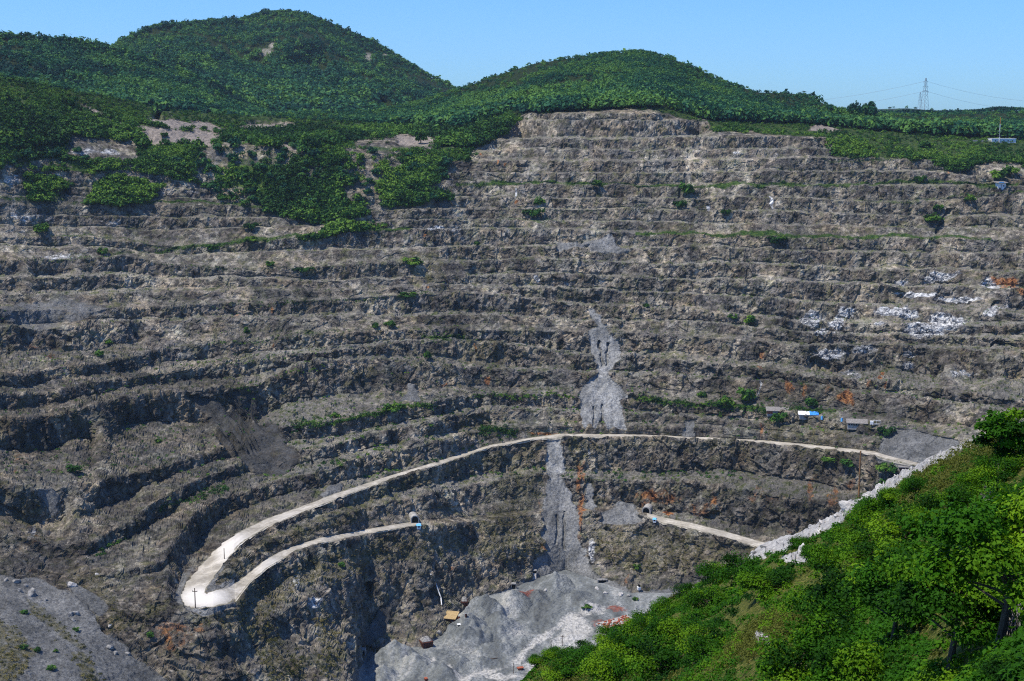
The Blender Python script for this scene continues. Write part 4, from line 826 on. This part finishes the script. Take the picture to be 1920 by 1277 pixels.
# the belt of broad trees across the upper left wall: a few dozen crowns the photo shows apart
bpolys = [[(300,300),(420,270),(640,265),(760,290),(840,300),(840,330),(800,345),(850,380),(720,385),(700,345),(660,400),(540,412),(420,372)], [(10,270),(150,275),(170,310),(10,310)]]
cnt = 0; placed = []
while cnt < 95:
    px, py = random.uniform(0, 860), random.uniform(262, 412)
    if not any(bool(inside(np.array([px]), np.array([py]), pl)[0]) for pl in bpolys): continue
    if any(abs(px-a)+1.6*abs(py-b) < 15 for a, b in placed): continue
    placed.append((px, py)); p = surf(px, py+5); k = random.uniform(7, 14)
    put_bush('wide', p, k*p.y/2500, "broad dark green tree in the dense belt across the upper left wall", 'tree', 'trees of the green belt on the upper left wall', 'tree', random.uniform(.8, 1.1)); cnt += 1
# bushes of the near hill
NB_ = [(1010,1238,20),(1045,1228,26),(1090,1215,28),(1150,1195,30),(1200,1170,30),(1250,1140,30),(1300,1110,30),(1345,1080,34),(1385,1070,40),(1430,1090,46),(1330,1130,40),(1260,1180,44),(1180,1215,46),(1110,1245,44),(1060,1262,36),(1150,1265,50),(1240,1240,56),(1330,1200,46),(1500,1020,22),(1530,1030,30),(1560,1050,44),(1590,1000,34),(1625,975,38),(1650,945,36),(1680,925,30),(1720,915,28),(1640,1030,56),(1600,1110,70),(1700,990,60),(1760,960,44),(1800,930,38),(1830,900,34),(1870,880,40),(1905,850,34),(1700,1060,60),(1560,1180,76),(1500,1240,80),(1620,1250,90),(1840,1000,64),(1900,950,56),(1540,1130,56),(1900,1262,60)]
POS = {(1345,1080):"bush on the crest behind the flat pale ledge of the near hill",(1385,1070):"tallest bush on the left crest of the near hill",(1010,1238):"leftmost bush of the near hill, over the pit floor",(1500,1020):"small bush between the pale crest rocks of the near hill",(1680,925):"bush just below the pole and the white crest",(1905,850):"bush on the right edge of the photo beside the crest sapling"}
for px, py, r_ in NB_:
    p = nsurf(px, py+r_*.55); r3 = r_*p.y/2500*1.25
    put_bush('near', p, r3, POS.get((px, py), "leafy green shrub in the thicket covering the near hill"), 'shrub', None if (px, py) in POS else 'shrubs of the near hill thicket', 'shrub', random.uniform(.75, 1.05))
# sapling on the crest and the large-leaved tree at the right edge
def sapling(px, py, h, cr, label, leaf, n, seed):
    p = nsurf(px, py); e = empty('sapling', p, 0, label, 'tree'); g = np.random.default_rng(seed)
    m = MB(); top = (.1*h, 0, h*.75); m.bar((0, 0, -.3), top, .035*h, 7, .015*h); cs = []
    for i in range(14):
        a = 2.4*i; z = h*(.45+.5*i/14); rr_ = cr*(1-.4*i/14)*(.5+.5*g.random()); q_ = (math.cos(a)*rr_, math.sin(a)*rr_, z+.1*h*g.random()); m.bar((.06*h*z/h, 0, z*.75), q_, .012*h, 4, .004*h); cs.append(q_)
    m.build('trunk', M_BARK, e); Vv, qd, col = leaf_cloud(np.array(cs), np.full(14, cr*.45), n//14, leaf, .7, .8, seed, g.random(14), .2)
    mesh_np('crown', Vv, qd, M_NEAR, e, {'tint': col}); return e
sapling(1876, 893, 2.3, 1.0, "bright green sapling growing on the pale crest at the right edge", .075, 4200, 5)
sapling(1865, 1235, 2.7, 1.4, "large leaved tree shading the dark hollow at the right edge", .045, 17000, 6)
sapling(1770, 1275, 2.5, 1.3, "leafy tree left of the dark hollow, its trunk in deep shade", .042, 14000, 8)
sapling(1670, 1215, 2.1, 1.3, "broad low tree in the middle of the near thicket", .055, 8000, 9)

# ------------------------------------------------------------------ rocks
M_BOULD = simple('boulder', (.10, .10, .10), (.34, .33, .31), .8, bump=.2, obj=True)
M_LIME = simple('pale_limestone', (.20, .195, .19), (.56, .53, .49), 1.2, bump=.15, obj=True, lo=.34)
def make_rock(mat, seed):
    g = np.random.default_rng(seed); import bmesh as bm_
    b = bm_.new(); bm_.ops.create_icosphere(b, subdivisions=3, radius=1)
    pl = [(Vector(g.normal(size=3)).normalized(), .55+.35*g.random()) for _ in range(11)]
    for v in b.verts:
        for n_, d_ in pl:
            k = v.co.dot(n_)
            if k > d_: v.co -= n_*(k-d_)
        f = .05*math.sin(v.co.x*9+seed)*math.cos(v.co.y*8)+.04*math.sin(v.co.z*13); v.co *= 1+f
        v.co.z *= .75
    me = bpy.data.meshes.new('boulder'); b.to_mesh(me); b.free(); me.materials.append(mat); return me
ROCKS = {'g': [make_rock(M_BOULD, i) for i in range(4)], 'w': [make_rock(M_LIME, 10+i) for i in range(4)]}
def put_rock(kind, p, r_, label, rot=None, sc_=(1, 1, 1), name='boulder'):
    o = bpy.data.objects.new(name, random.choice(ROCKS[kind])); COL.objects.link(o); o.location = p; o.scale = (r_*sc_[0], r_*sc_[1], r_*sc_[2])
    o.rotation_euler = rot or (random.random(), random.random(), random.random()*6); return tag(o, label, 'boulder')
for px, py, r_, lab in [(30,1091,9,"largest dark block on top of the gravel slope at the left edge"),(12,1088,6,"dark block at the very left edge of the gravel slope"),(48,1098,5,"small dark block right of the largest one on the gravel slope"),(58,1114,13,"long grey boulder halfway down the top of the gravel slope"),(38,1108,8,"grey boulder left of the long one on the gravel slope"),(84,1125,5,"grey boulder right below the long one"),
  (135,1098,9,"pale flat boulder at the foot of the green slope at lower left"),(131,1154,7,"dark block in the middle of the gravel slope"),(143,1151,7,"dark block right beside the middle one of the gravel slope"),(137,1164,5,"small block under the two middle blocks"),(205,1214,8,"grey block low on the gravel slope at left"),(216,1225,6,"broken block below the lower grey block"),(240,1226,6,"flat grey block right of the broken one"),(182,1078,5,"pale rock in the olive grass at lower left"),(206,1175,4,"small white rock at the right border of the gravel slope"),
  (1120,1105,5,"pale rock fallen at the foot of the scree on the pit floor"),(1165,1115,6,"pale block at the right foot of the scree"),(1135,1112,5,"pale block between two others at the foot of the scree"),(1022,1108,4,"white rock lying on the gravel fan"),(1180,1118,5,"rock at the end of the pit floor road"),(822,1188,6,"rock behind the rusty ore bin"),(1088,1155,6,"dark rock beside the curving floor road")]:
    p = surf(px, py); s_ = r_*p.y/2500*1.15; put_rock('w' if ('pale' in lab or 'white' in lab) else 'g', p, s_, lab)
for px, py, r_, lab, rot, sc_ in [(1592,945,30,"largest pale boulder on the near crest, leaning over a black gap",(.2,.5,.3),(.8,1,1.15)),(1625,935,22,"pale boulder to the right of the largest crest boulder",None,(1.2,1,.8)),(1572,968,16,"pale boulder under the left side of the largest crest boulder",None,(1.2,1,.7)),(1600,975,16,"pale block under the largest crest boulder",None,(1.4,1,.6)),(1543,980,18,"pale block left of the gap on the near crest",None,(1.3,1,.7)),(1520,990,14,"low pale rock left of the crest blocks",None,(1.4,1,.6)),(1650,912,16,"pale rock on the crest just below the steel pole",None,(1.3,1,.7)),
   (1530,1005,20,"wide pale slab beside the small crest bush",None,(1.4,1,.6)),(1440,1022,22,"flat pale slab at the end of the lower right road",None,(1.7,1,.5)),(1415,1036,16,"leftmost flat pale slab of the near crest",None,(1.5,1,.6)),(1500,1035,20,"pale slab below the small crest bush",None,(1.6,1,.5)),(1480,1052,14,"pale block below the flat slabs of the crest",None,(1.5,1,.6)),(1303,1098,10,"pale rock peeping out left of the crest bushes",None,(1.6,1,.6)),
   (1680,895,12,"small pale rock on the lower end of the white crest",None,(1.3,1,.7)),(1740,866,12,"small pale rock in the middle of the white crest",None,(1.3,1,.7)),(1850,932,12,"broken pale rock under the olive bushes at right",None,(1,1,.9)),(1430,1200,14,"pale rock lying in the grass of the near slope",None,(1.5,1,.5)),(1895,1130,22,"dark grey outcrop at the right edge under the trees",None,(1,1,1.2)),(1880,1200,20,"lower dark grey outcrop at the right edge",None,(1.3,1,.8))]:
    p = nsurf(px, py); s_ = r_*p.y/2500*(.8 if r_ > 18 else .62); put_rock('w', p-Vector((0, 0, .25*s_)), s_, lab, None if rot else rot, (sc_[0], 1, min(sc_[2], .8)))

# ------------------------------------------------------------------ built things
M_CONC = simple('concrete', (.22, .21, .19), (.42, .40, .37), .7, obj=True)
M_DARK = simple('dark_recess', (.004, .004, .004), (.010, .010, .010), 1, obj=True)  # near-black; inside tunnels and openings it paints the shade
M_WHITE = simple('white_paint', (.62, .63, .63), (.80, .80, .79), .6, obj=True)
M_BLUE = simple('blue_sheet', (.03, .18, .62), (.07, .32, .85), 1, obj=True)
M_CYAN = simple('cyan_sheet', (.10, .42, .80), (.22, .58, .90), 1, obj=True)
M_GREYR = simple('grey_roof', (.14, .13, .12), (.27, .25, .23), 1.2, obj=True)
M_RUST = simple('rusty_steel', (.035, .018, .013), (.12, .045, .03), 1.5, obj=True)
M_REDB = simple('red_brick', (.20, .055, .035), (.42, .13, .07), 1.5, obj=True)
M_YEL = simple('yellow_roof', (.30, .21, .10), (.44, .32, .16), 1, obj=True)
M_STEEL = simple('grey_steel', (.18, .19, .20), (.30, .31, .32), 1, obj=True)
M_ORANGE = simple('orange_paint', (.45, .16, .05), (.60, .24, .08), 1, obj=True)
M_WOOD = simple('pole_wood', (.05, .035, .025), (.14, .09, .06), 2, obj=True)

def pylon(px, py, Y, h, label):
    X_, Y_, Z_ = world(px, Y, -Y*float(tdep(py))); e = empty('transmission_tower', (X_, Y_, Z_), .5, label, 'pylon', 'transmission towers on the right skyline')
    m = MB(); wb, wt = h*.085, h*.012; nseg = 9; T_ = .012*h*.28
    co = [(-1, -1), (1, -1), (1, 1), (-1, 1)]
    def W(z): t = z/h; return wb*(1-t)**1.1+wt
    for s1, s2 in co:
        for k in range(nseg):
            z0, z1 = h*k/nseg, h*(k+1)/nseg; a, b = W(z0), W(z1); m.bar((s1*a, s2*a, z0), (s1*b, s2*b, z1), T_, 4)
    for k in range(nseg):
        z0, z1 = h*k/nseg, h*(k+1)/nseg; a, b = W(z0), W(z1)
        for i in range(4):
            c0, c1 = co[i], co[(i+1) % 4]; m.bar((c0[0]*a, c0[1]*a, z0), (c1[0]*b, c1[1]*b, z1), T_*.7, 3); m.bar((c1[0]*a, c1[1]*a, z0), (c0[0]*b, c0[1]*b, z1), T_*.7, 3)
    m.build('lattice_body', M_STEEL, e)
    for z, l in ((.62, .12), (.76, .10), (.90, .08)):
        a = MB(); a.bar((-h*l, 0, h*z), (0, 0, h*(z+.03)), T_, 4); a.bar((h*l, 0, h*z), (0, 0, h*(z+.03)), T_, 4); a.bar((-h*l, 0, h*z), (h*l, 0, h*z), T_, 4); a.build('crossarm', M_STEEL, e)
        for s_ in (-1, 1): MB().bar((s_*h*l, 0, h*z), (s_*h*l, 0, h*(z-.05)), T_*.8, 4).build('insulator', M_STEEL, e)
    return X_, Y_, Z_
t1 = pylon(1733, 212, 2000, 51, "tall lattice transmission tower rising from the right skyline"); t2 = pylon(1724, 212, 2900, 44, "shorter lattice tower just left of and behind the tall one")
for k, (z, side, lab) in enumerate([(.90, -1, "upper cable running left from the tall tower"), (.62, -1, "lower cable running left from the tall tower"), (.90, 1, "upper cable running right from the tall tower"), (.62, 1, "lower cable running right from the tall tower")]):
    m = MB(); a = Vector(t1)+Vector((side*2, 0, 51*z)); b = a+Vector((side*330, 500 if side < 0 else -60, -8)); n_ = 14
    P_ = [a.lerp(b, i/n_)-Vector((0, 0, 22*4*(i/n_)*(1-i/n_)+(10 if side > 0 else 6)*(i/n_))) for i in range(n_+1)]
    for i in range(n_): m.bar(P_[i], P_[i+1], .13, 4)
    tag(m.build('power_cable', M_STEEL), lab, 'cable', 'cables of the tall tower')
# radio mast with orange and white bands
p = surf(1873, 270); u = p.y/2500; e = empty('radio_mast', p, 0, "slim orange and white mast behind the white building at right", 'mast')
for k in range(4): MB().bar((0, 0, k*12*u), (0, 0, (k+1)*12*u), .75*u-.1*u*k, 6).build('mast_section', M_ORANGE if k == 3 else (M_WHITE if k % 2 == 0 else M_STEEL), e)
MB().bar((-4*u, 0, 14*u), (4*u, 0, 14*u), .5*u, 4).bar((-3*u, 0, 22*u), (3*u, 0, 22*u), .5*u, 4).build('antenna', M_STEEL, e)

def house(name, px, py, wpx, hpx_, dm, rz, label, cat, wall, roof, over=.6, rise=.0, doors=(), wins=(), slope=0.0, base=2.0, p=None):
    """walls, a roof slab with thickness and overhang, door and window parts; sizes in picture pixels at its distance"""
    p = p or surf(px, py); u = p.y/2500; W_, H_ = wpx*u/2, hpx_*u
    e = empty(name, p, rz, label, cat)
    MB().box(-W_, W_, 0, dm, -base, H_).build('wall', wall, e)
    m = MB(); t = .25
    m.hull([(-W_-over, -over, H_), (W_+over, -over, H_), (W_+over, dm+over, H_+slope), (-W_-over, dm+over, H_+slope)], [(-W_-over, -over, H_+t), (W_+over, -over, H_+t), (W_+over, dm+over, H_+slope+t), (-W_-over, dm+over, H_+slope+t)])
    m.build('roof', roof, e)
    for a, b in doors: MB().box(W_*(a-.06), W_*(a+.06), -.06, .02, -.1, H_*b).build('door', M_DARK, e)
    for a, b in wins:
        f = MB().box(W_*a-.55, W_*a+.55, -.05, .02, H_*b-.5, H_*b+.45).build('window', M_DARK, e); MB().box(W_*a-.7, W_*a+.7, -.12, .0, H_*b-.62, H_*b-.52).build('sill', M_CONC, f)
    return e, W_, H_, u
house('white_building', 1882, 268, 46, 8, 9, .05, "long low white building on the right rim below the mast", 'building', M_WHITE, M_WHITE, .3, wins=((-.7, .5), (-.35, .5), (0, .5), (.35, .5), (.7, .5)))
p = surf(1836, 266); tag(MB().box(-9, 9, 0, 1, -3, 1.6).build('retaining_wall', M_CONC), "low concrete wall left of the white building on the rim", 'wall').location = p
e, W_, H_, u = house('small_hut', 1879, 356, 15, 13, 5, .12, "small white hut with a blue edged roof on the right ledge", 'hut', M_WHITE, M_GREYR, 1.6, slope=.9, doors=((-.2, .8),), wins=((.45, .6),))
MB().box(-W_*1.0, W_*.2, -1.7, -1.2, H_+.2, H_+.9).build('roof_edge', M_CYAN, e)
e, W_, H_, u = house('long_shed', 1458, 776, 40, 5.5, 5, -.12, "long shed with grey roof and red left wall on the road ledge", 'shed', M_CONC, M_GREYR, .7, slope=1.6, doors=((.1, .8), (.35, .8)), wins=((.7, .5),))
MB().box(-W_-.05, -W_*.45, -.12, 0.0, 0, H_*.95).build('painted_wall', M_REDB, e); MB().box(W_*.5, W_*.8, -.5, -.2, H_*.35, H_*.8).build('tarpaulin', M_BLUE, e)
e, W_, H_, u = house('roadside_shed', 1516, 782, 34, 3.5, 6, -.16, "shed with white roof patched in bright blue between the two grey sheds", 'shed', M_CONC, M_WHITE, .6, slope=1.0, doors=((-.3, .8),))
MB().hull([(W_*.15, -.8, H_+.28), (W_+.7, -.7, H_+.28), (W_+.9, 6.4, H_+1.33), (W_*.15, 6.4, H_+1.33)], [(W_*.15, -.8, H_+.36), (W_+.9, -.8, H_+.36), (W_+.9, 6.4, H_+1.41), (W_*.15, 6.4, H_+1.41)]).build('blue_roof_sheet', M_BLUE, e)
e, W_, H_, u = house('open_shed', 1607, 800, 36, 6.5, 5, -.2, "grey shed with long window band beside the parked white truck", 'shed', M_CONC, M_GREYR, .7, slope=1.6, doors=((.72, .85), (.9, .85)), wins=((-.8, .6), (-.55, .6), (-.3, .6), (-.05, .6), (.2, .6), (.45, .6)))
for px, py, lab in ((1541, 785, "light blue drum right of the shed with the blue patched roof"), (1579, 790, "light blue drum left of the grey shed with windows")):
    p = surf(px, py); e = empty('drum', p, 0, lab, 'drum'); MB().bar((0, 0, -.3), (0, 0, 2.2), .75, 12).build('body', M_CYAN, e); MB().bar((0, 0, 2.2), (0, 0, 2.32), .8, 12).build('lid', M_STEEL, e)
# truck
p = surf(1640, 799); e = empty('truck', p+Vector((0, 0, .2)), -.25, "small white truck with a frame body parked beyond the grey shed", 'truck')
MB().box(-3.2, -1.2, -1.0, 1.0, .7, 2.9).build('cab', M_WHITE, e); MB().box(-1.1, 3.2, -1.1, 1.1, .8, 1.3).build('load_bed', M_STEEL, e)
m = MB()
for x in (-1.0, 1.0, 3.1):
    for y in (-1.05, 1.05): m.bar((x, y, 1.3), (x, y, 3.4), .09, 4)
for y in (-1.05, 1.05): m.bar((-1, y, 3.4), (3.1, y, 3.4), .1, 4)
for x in (-1.0, 1.0, 3.1): m.bar((x, -1.05, 3.4), (x, 1.05, 3.4), .1, 4)
m.build('frame', M_WHITE, e); MB().box(-3.26, -3.2, -.85, .85, 1.8, 2.7).build('windscreen', M_DARK, e)
for x in (-2.3, 1.9):
    for y in (-1.05, 1.05): MB().bar((x, y-.15, .42), (x, y+.15, .42), .5, 12).build('wheel', M_DARK, e)
# tunnel mouths
def tunnel(px, py, wpx, hpx_, rz, label):
    p = surf(px, py); p = p-Vector((0, 1.5, .3)); u = p.y/2500; W_ = wpx*u/2; H_ = hpx_*u; e = empty('tunnel_portal', p, rz, label, 'tunnel')
    n = 14; arc = [(-W_, -.5), (-W_, H_-W_)]+[(-W_*math.cos(math.pi*i/n), H_-W_+W_*math.sin(math.pi*i/n)) for i in range(1, n)]+[(W_, H_-W_), (W_, -.5)]
    k = 1.32; oarc = [(x*k, (z if z < 0 else z*1.0+(k-1)*W_*max(0, z/H_))) for x, z in arc]
    m = MB(); L_ = len(arc); m.v = [(x, -1.4, z) for x, z in arc]+[(x, -1.4, z) for x, z in oarc]+[(x, 7, z) for x, z in oarc]+[(x, 7, z) for x, z in arc]
    for i in range(L_-1):
        m.f += [[i, i+1, L_+i+1, L_+i], [L_+i, L_+i+1, 2*L_+i+1, 2*L_+i], [3*L_+i, 3*L_+i+1, i+1, i]]
    m.build('arch_lining', M_CONC, e)
    m = MB(); m.v = [(x*.998, -.9, z) for x, z in arc]+[(x*.998, 6.9, z) for x, z in arc]; m.f = [list(range(L_, 2*L_))]+[[i, i+1, L_+i+1, L_+i] for i in range(L_-1)]
    m.v += [(x*.99, -.7, z) for x, z in arc]; m.f.append(list(range(2*L_, 3*L_)))  # flat black face across the mouth stands in for the shade inside
    m.build('bore', M_DARK, e); return e
tunnel(778, 978, 12, 14, .25, "arched concrete tunnel mouth at the end of the lower left road"); tunnel(1211, 960, 13, 11, -.3, "arched tunnel mouth under the bright rust stains on the right")
for px, py, rz, lab, s_ in ((785, 989, .2, "small white kiosk with sky blue roof outside the left tunnel", 1.0), (1228, 978, -.3, "small kiosk with sky blue roof outside the right tunnel", .9)):
    p = surf(px, py); e = empty('kiosk', p+Vector((0, -.6, 0)), rz, lab, 'kiosk', None, s_); MB().box(-1.1, 1.1, -1, 1, -.8, 1.5).build('wall', M_WHITE, e)
    MB().hull([(-1.45, -1.4, 1.5), (1.45, -1.4, 1.5), (1.45, 1.4, 1.5), (-1.45, 1.4, 1.5)], [(-1.1, -.2, 2.5), (1.1, -.2, 2.5), (1.1, .2, 2.5), (-1.1, .2, 2.5)]).build('roof', M_CYAN, e)
    MB().box(-.45, .45, -1.06, -.98, .3, 1.2).build('window', M_DARK, e)
# drifts in the rock near the floor
def drift(px, py, wpx, hpx_, label, rnd_=False, ap=False):
    p = surf(px, py)-Vector((0, 1.6, .2)); u = p.y/2500; W_ = wpx*u/2; H_ = hpx_*u; e = empty('mine_opening', p, 0, label, 'mine opening')
    m = MB(); m.box(-W_*1.35, -W_, -.4, 2.5, -.5, H_*1.2); m.box(W_, W_*1.35, -.4, 2.5, -.5, H_*1.2); m.box(-W_*1.35, W_*1.35, -.45, 2.6, H_*1.2, H_*1.45); m.build('frame', M_BOULD, e, .15)
    MB().box(-W_, W_, .4, 2.4, -.5, H_*1.18).build('recess', M_DARK, e)
    if ap: MB().hull([(-W_*1.3, -3, -3), (W_*1.3, -3, -3), (W_*1.1, 0, -.3), (-W_*1.1, 0, -.3)], [(-W_, -3.2, -2.2), (W_, -3.2, -2.2), (W_*.9, .2, .8), (-W_*.9, .2, .8)]).build('spoil', M_LIME, e, .3)
drift(963, 1102, 7, 8, "small square black opening above the rust red spoil"); drift(1001, 1074, 10, 5, "round opening with a white face left of the gravel chute", ap=True); drift(1130, 1090, 15, 4, "low dark slot in the rock right of the gravel fan"); drift(676, 1226, 14, 8, "black cave mouth at the foot of the dark chasm")
# ore bins: open-fronted boxes of rusted steel
def bin_(px, py, wpx, hpx_, rz, label):
    p = surf(px, py); u = p.y/2500; W_ = wpx*u/2; H_ = hpx_*u; e = empty('ore_bin', p+Vector((0, -1, 0)), rz, label, 'ore bin')
    m = MB(); m.hull([(-W_*.75, 0, -1), (W_*.75, 0, -1), (W_*.75, 5, -1), (-W_*.75, 5, -1)], [(-W_, -.4, H_), (W_, -.4, H_), (W_, 6, H_), (-W_, 6, H_)]); m.build('hopper', M_RUST, e)
    m = MB(); m.hull([(-W_*.9, .2, H_+.01), (W_*.9, .2, H_+.01), (W_*.9, 5.8, H_+.01), (-W_*.9, 5.8, H_+.01)], [(-W_*.5, 2, H_+1.6), (W_*.5, 2, H_+1.5), (W_*.5, 4.5, H_+2.2), (-W_*.5, 4.5, H_+2)]); m.build('ore_heap', M_BOULD, e, .4)
    for x in (-.8, 0, .8): MB().bar((W_*x, -.5, -1), (W_*x, -.5, H_+.6), .16, 5).build('post', M_RUST, e)
bin_(872, 1134, 14, 7, .1, "smaller rusty ore bin set against the rock face above the yellow roof"); bin_(803, 1214, 24, 12, .45, "larger rusty ore bin at the edge of the pit floor")
e, W_, H_, u = house('yellow_shed', 842, 1166, 21, 6, 7, -.25, "shed with a flat mustard yellow roof beside the gravel heaps", 'shed', M_RUST, M_YEL, .7, slope=1.6, doors=((-.1, .8),), wins=((-.6, .5), (.5, .5)))
for px, py, w_, h_, mt, nm, cat, lab in ((860, 1160, 5, 5, M_REDB, 'water_tank', 'tank', "small rust orange tank right behind the yellow roofed shed"), (873, 1157, 4, 7, M_RUST, 'fuel_tank', 'tank', "dark rusty tank on the track above the yellow roofed shed"), (876, 1166, 4, 4, M_REDB, 'winch', 'machine', "little red machine on the track right of the yellow roofed shed"), (862, 1172, 10, 2.5, M_WHITE, 'trailer', 'trailer', "low pale trailer parked right of the yellow roofed shed"), (1198, 1107, 6, 8, M_WHITE, 'loader', 'machine', "small white and black machine at the foot of the right cliff"), (975, 1256, 13, 5, M_REDB, 'rusty_skip', 'skip', "rust red skip on the bank at the bottom of the pit floor"), (799, 1276, 6, 6, M_REDB, 'rusty_cart', 'cart', "small rusty cart at the bottom edge of the pit floor"), (925, 1236, 18, 1.6, M_WOOD, 'timber_beam', 'beam', "long brown beam lying on the gravel of the pit floor")):
    p = surf(px, py); u = p.y/2500; W_, H_ = w_*u/2, h_*u; e = empty(nm, p, .35, lab, cat)
    if cat == 'tank':
        MB().bar((0, 0, -.4), (0, 0, H_), W_, 12).build('body', mt, e); MB().bar((0, 0, H_), (0, 0, H_+.15), W_*1.06, 12).build('lid', M_STEEL, e)
    elif cat == 'beam':
        MB().box(-W_, W_, -.2, .2, .1, .5).build('beam', mt, e)
    else:
        m = MB().hull([(-W_*.85, -.9, .35), (W_*.85, -.9, .35), (W_*.85, .9, .35), (-W_*.85, .9, .35)], [(-W_, -1.1, H_), (W_, -1.1, H_), (W_, 1.1, H_), (-W_, 1.1, H_)]); m.build('body', mt, e, .08)
        if cat == 'machine': MB().box(-W_*.3, W_*.6, -.8, .8, H_, H_*1.5).build('cab', M_DARK if mt is M_WHITE else mt, e)
        for x in (-.55, .55):
            for y in (-.9, .9): MB().bar((W_*x, y-.12, .3), (W_*x, y+.12, .3), .34, 10).build('wheel', M_DARK, e)
# concrete building at the foot of the near hill, roof strewn with red rubble
p = surf(1160, 1186); u = p.y/2500; e = empty('concrete_building', p+Vector((0, -6, 0)), .62, "flat roofed concrete building half hidden by the near thicket", 'building')
MB().box(-10, 12, 0, 9, -6, 6.5).build('wall', M_CONC, e); MB().box(-10.4, 12.4, -.4, 9.4, 6.5, 7.1).build('roof', M_CONC, e); MB().box(-10.4, 12.4, -.6, -.38, 6.2, 7.5).build('parapet', M_REDB, e)
m = MB(); g = random.Random(4)
for i in range(90):
    x, y, s_ = g.uniform(-9.5, 11.5), g.uniform(.2, 9), g.uniform(.2, .7); m.box(x-s_, x+s_, y-s_*.7, y+s_*.7, 7.1, 7.1+s_*.8, g.uniform(0, 0.01))
m.build('roof_rubble', M_REDB, e)
for x in (-6, -1, 4): MB().box(x-1, x+1, -.07, .0, 0, 3.6).build('doorway', M_DARK, e)
# shed roof beyond the crest at right
p = surf(1700, 882); e = empty('slab_roofed_shed', p, -.2, "low dark shed with a pale slab roof at the foot of the grey gravel slope", 'shed')
MB().box(-4, 4, 0, 4, -2, 1.8).build('wall', M_RUST, e); MB().box(-5, 5, -.8, 5, 1.8, 2.3).build('roof', M_GREYR, e); MB().hull([(3, -3, 0), (9, -3, .5), (9, 1, .5), (3, 1, 0)], [(3, -3, .5), (9, -3, 1), (9, 1, 1.4), (3, 1, .9)]).build('fallen_slab', M_CONC, e)
# poles
def pole(p, h, rad, label, mat, arm=0, nm='utility_pole'):
    e = empty(nm, p, random.uniform(-.2, .2), label, 'pole'); MB().bar((0, 0, -1), (0, 0, h), rad, 7, rad*.75).build('shaft', mat, e)
    if arm:
        MB().box(-arm, arm, -.12, .12, h*.82, h*.82+.25).build('crossarm', mat, e)
        for x in (-arm*.9, 0, arm*.9): MB().bar((x, 0, h*.82+.25), (x, 0, h*.82+.75), .1, 5).build('insulator', M_CONC, e)
pole(surf(367, 1141), 41*surf(367, 1141).y/2500, .28, "wooden pole with a crossarm at the outer edge of the hairpin", M_WOOD, 1.2)
pole(surf(421, 1049), 22*surf(421, 1049).y/2500, .24, "slender wooden pole between the two arms of the hairpin road", M_WOOD)
e = nsurf(1631, 925); pole(e+Vector((0, 3, -.2)), 73*e.y/2500, .085, "tall rust banded steel pole standing behind the white crest", simple('banded_pole', (.09, .07, .05), (.30, .16, .07), .8, stretch=(1, 1, 2), obj=True), 0)
for px, py, h, lab in ((1054, 1211, 22, "pole with crossarm above the left end of the near thicket"), (1033, 1214, 17, "shorter pole left of the one with the crossarm"), (963, 1262, 22, "thin pole at the bottom of the pit floor")):
    p = surf(px, py); pole(p, h*p.y/2500, .2, lab, M_WOOD, .9 if 'with' in lab and 'shorter' not in lab else 0)
# pipe down the rock face
m = MB(); P_ = [surf(x, y)+Vector((0, -1.2, .6)) for x, y in ((808, 1078), (815, 1084), (818, 1098), (822, 1112), (826, 1122), (828, 1134))]
for a, b in zip(P_[:-1], P_[1:]): m.bar(a, b, .34, 6)
tag(m.build('pipe', M_WHITE), "thin whitish pipe hanging down the rock face left of the ore bins", 'pipe')

# ------------------------------------------------------------------ the air
hz = MB().box(-6900, 6900, -6800, 7200, -340, 420)
m = bpy.data.materials.new('haze_air'); m.use_nodes = True; t = m.node_tree; t.nodes.clear()
vo = t.nodes.new('ShaderNodeVolumePrincipled'); vo.inputs['Color'].default_value = (.62, .82, 1, 1); vo.inputs['Density'].default_value = .000030; vo.inputs['Anisotropy'].default_value = .2
mo = t.nodes.new('ShaderNodeOutputMaterial'); t.links.new(vo.outputs[0], mo.inputs['Volume'])
tag(hz.build('haze', m), kind='stuff')
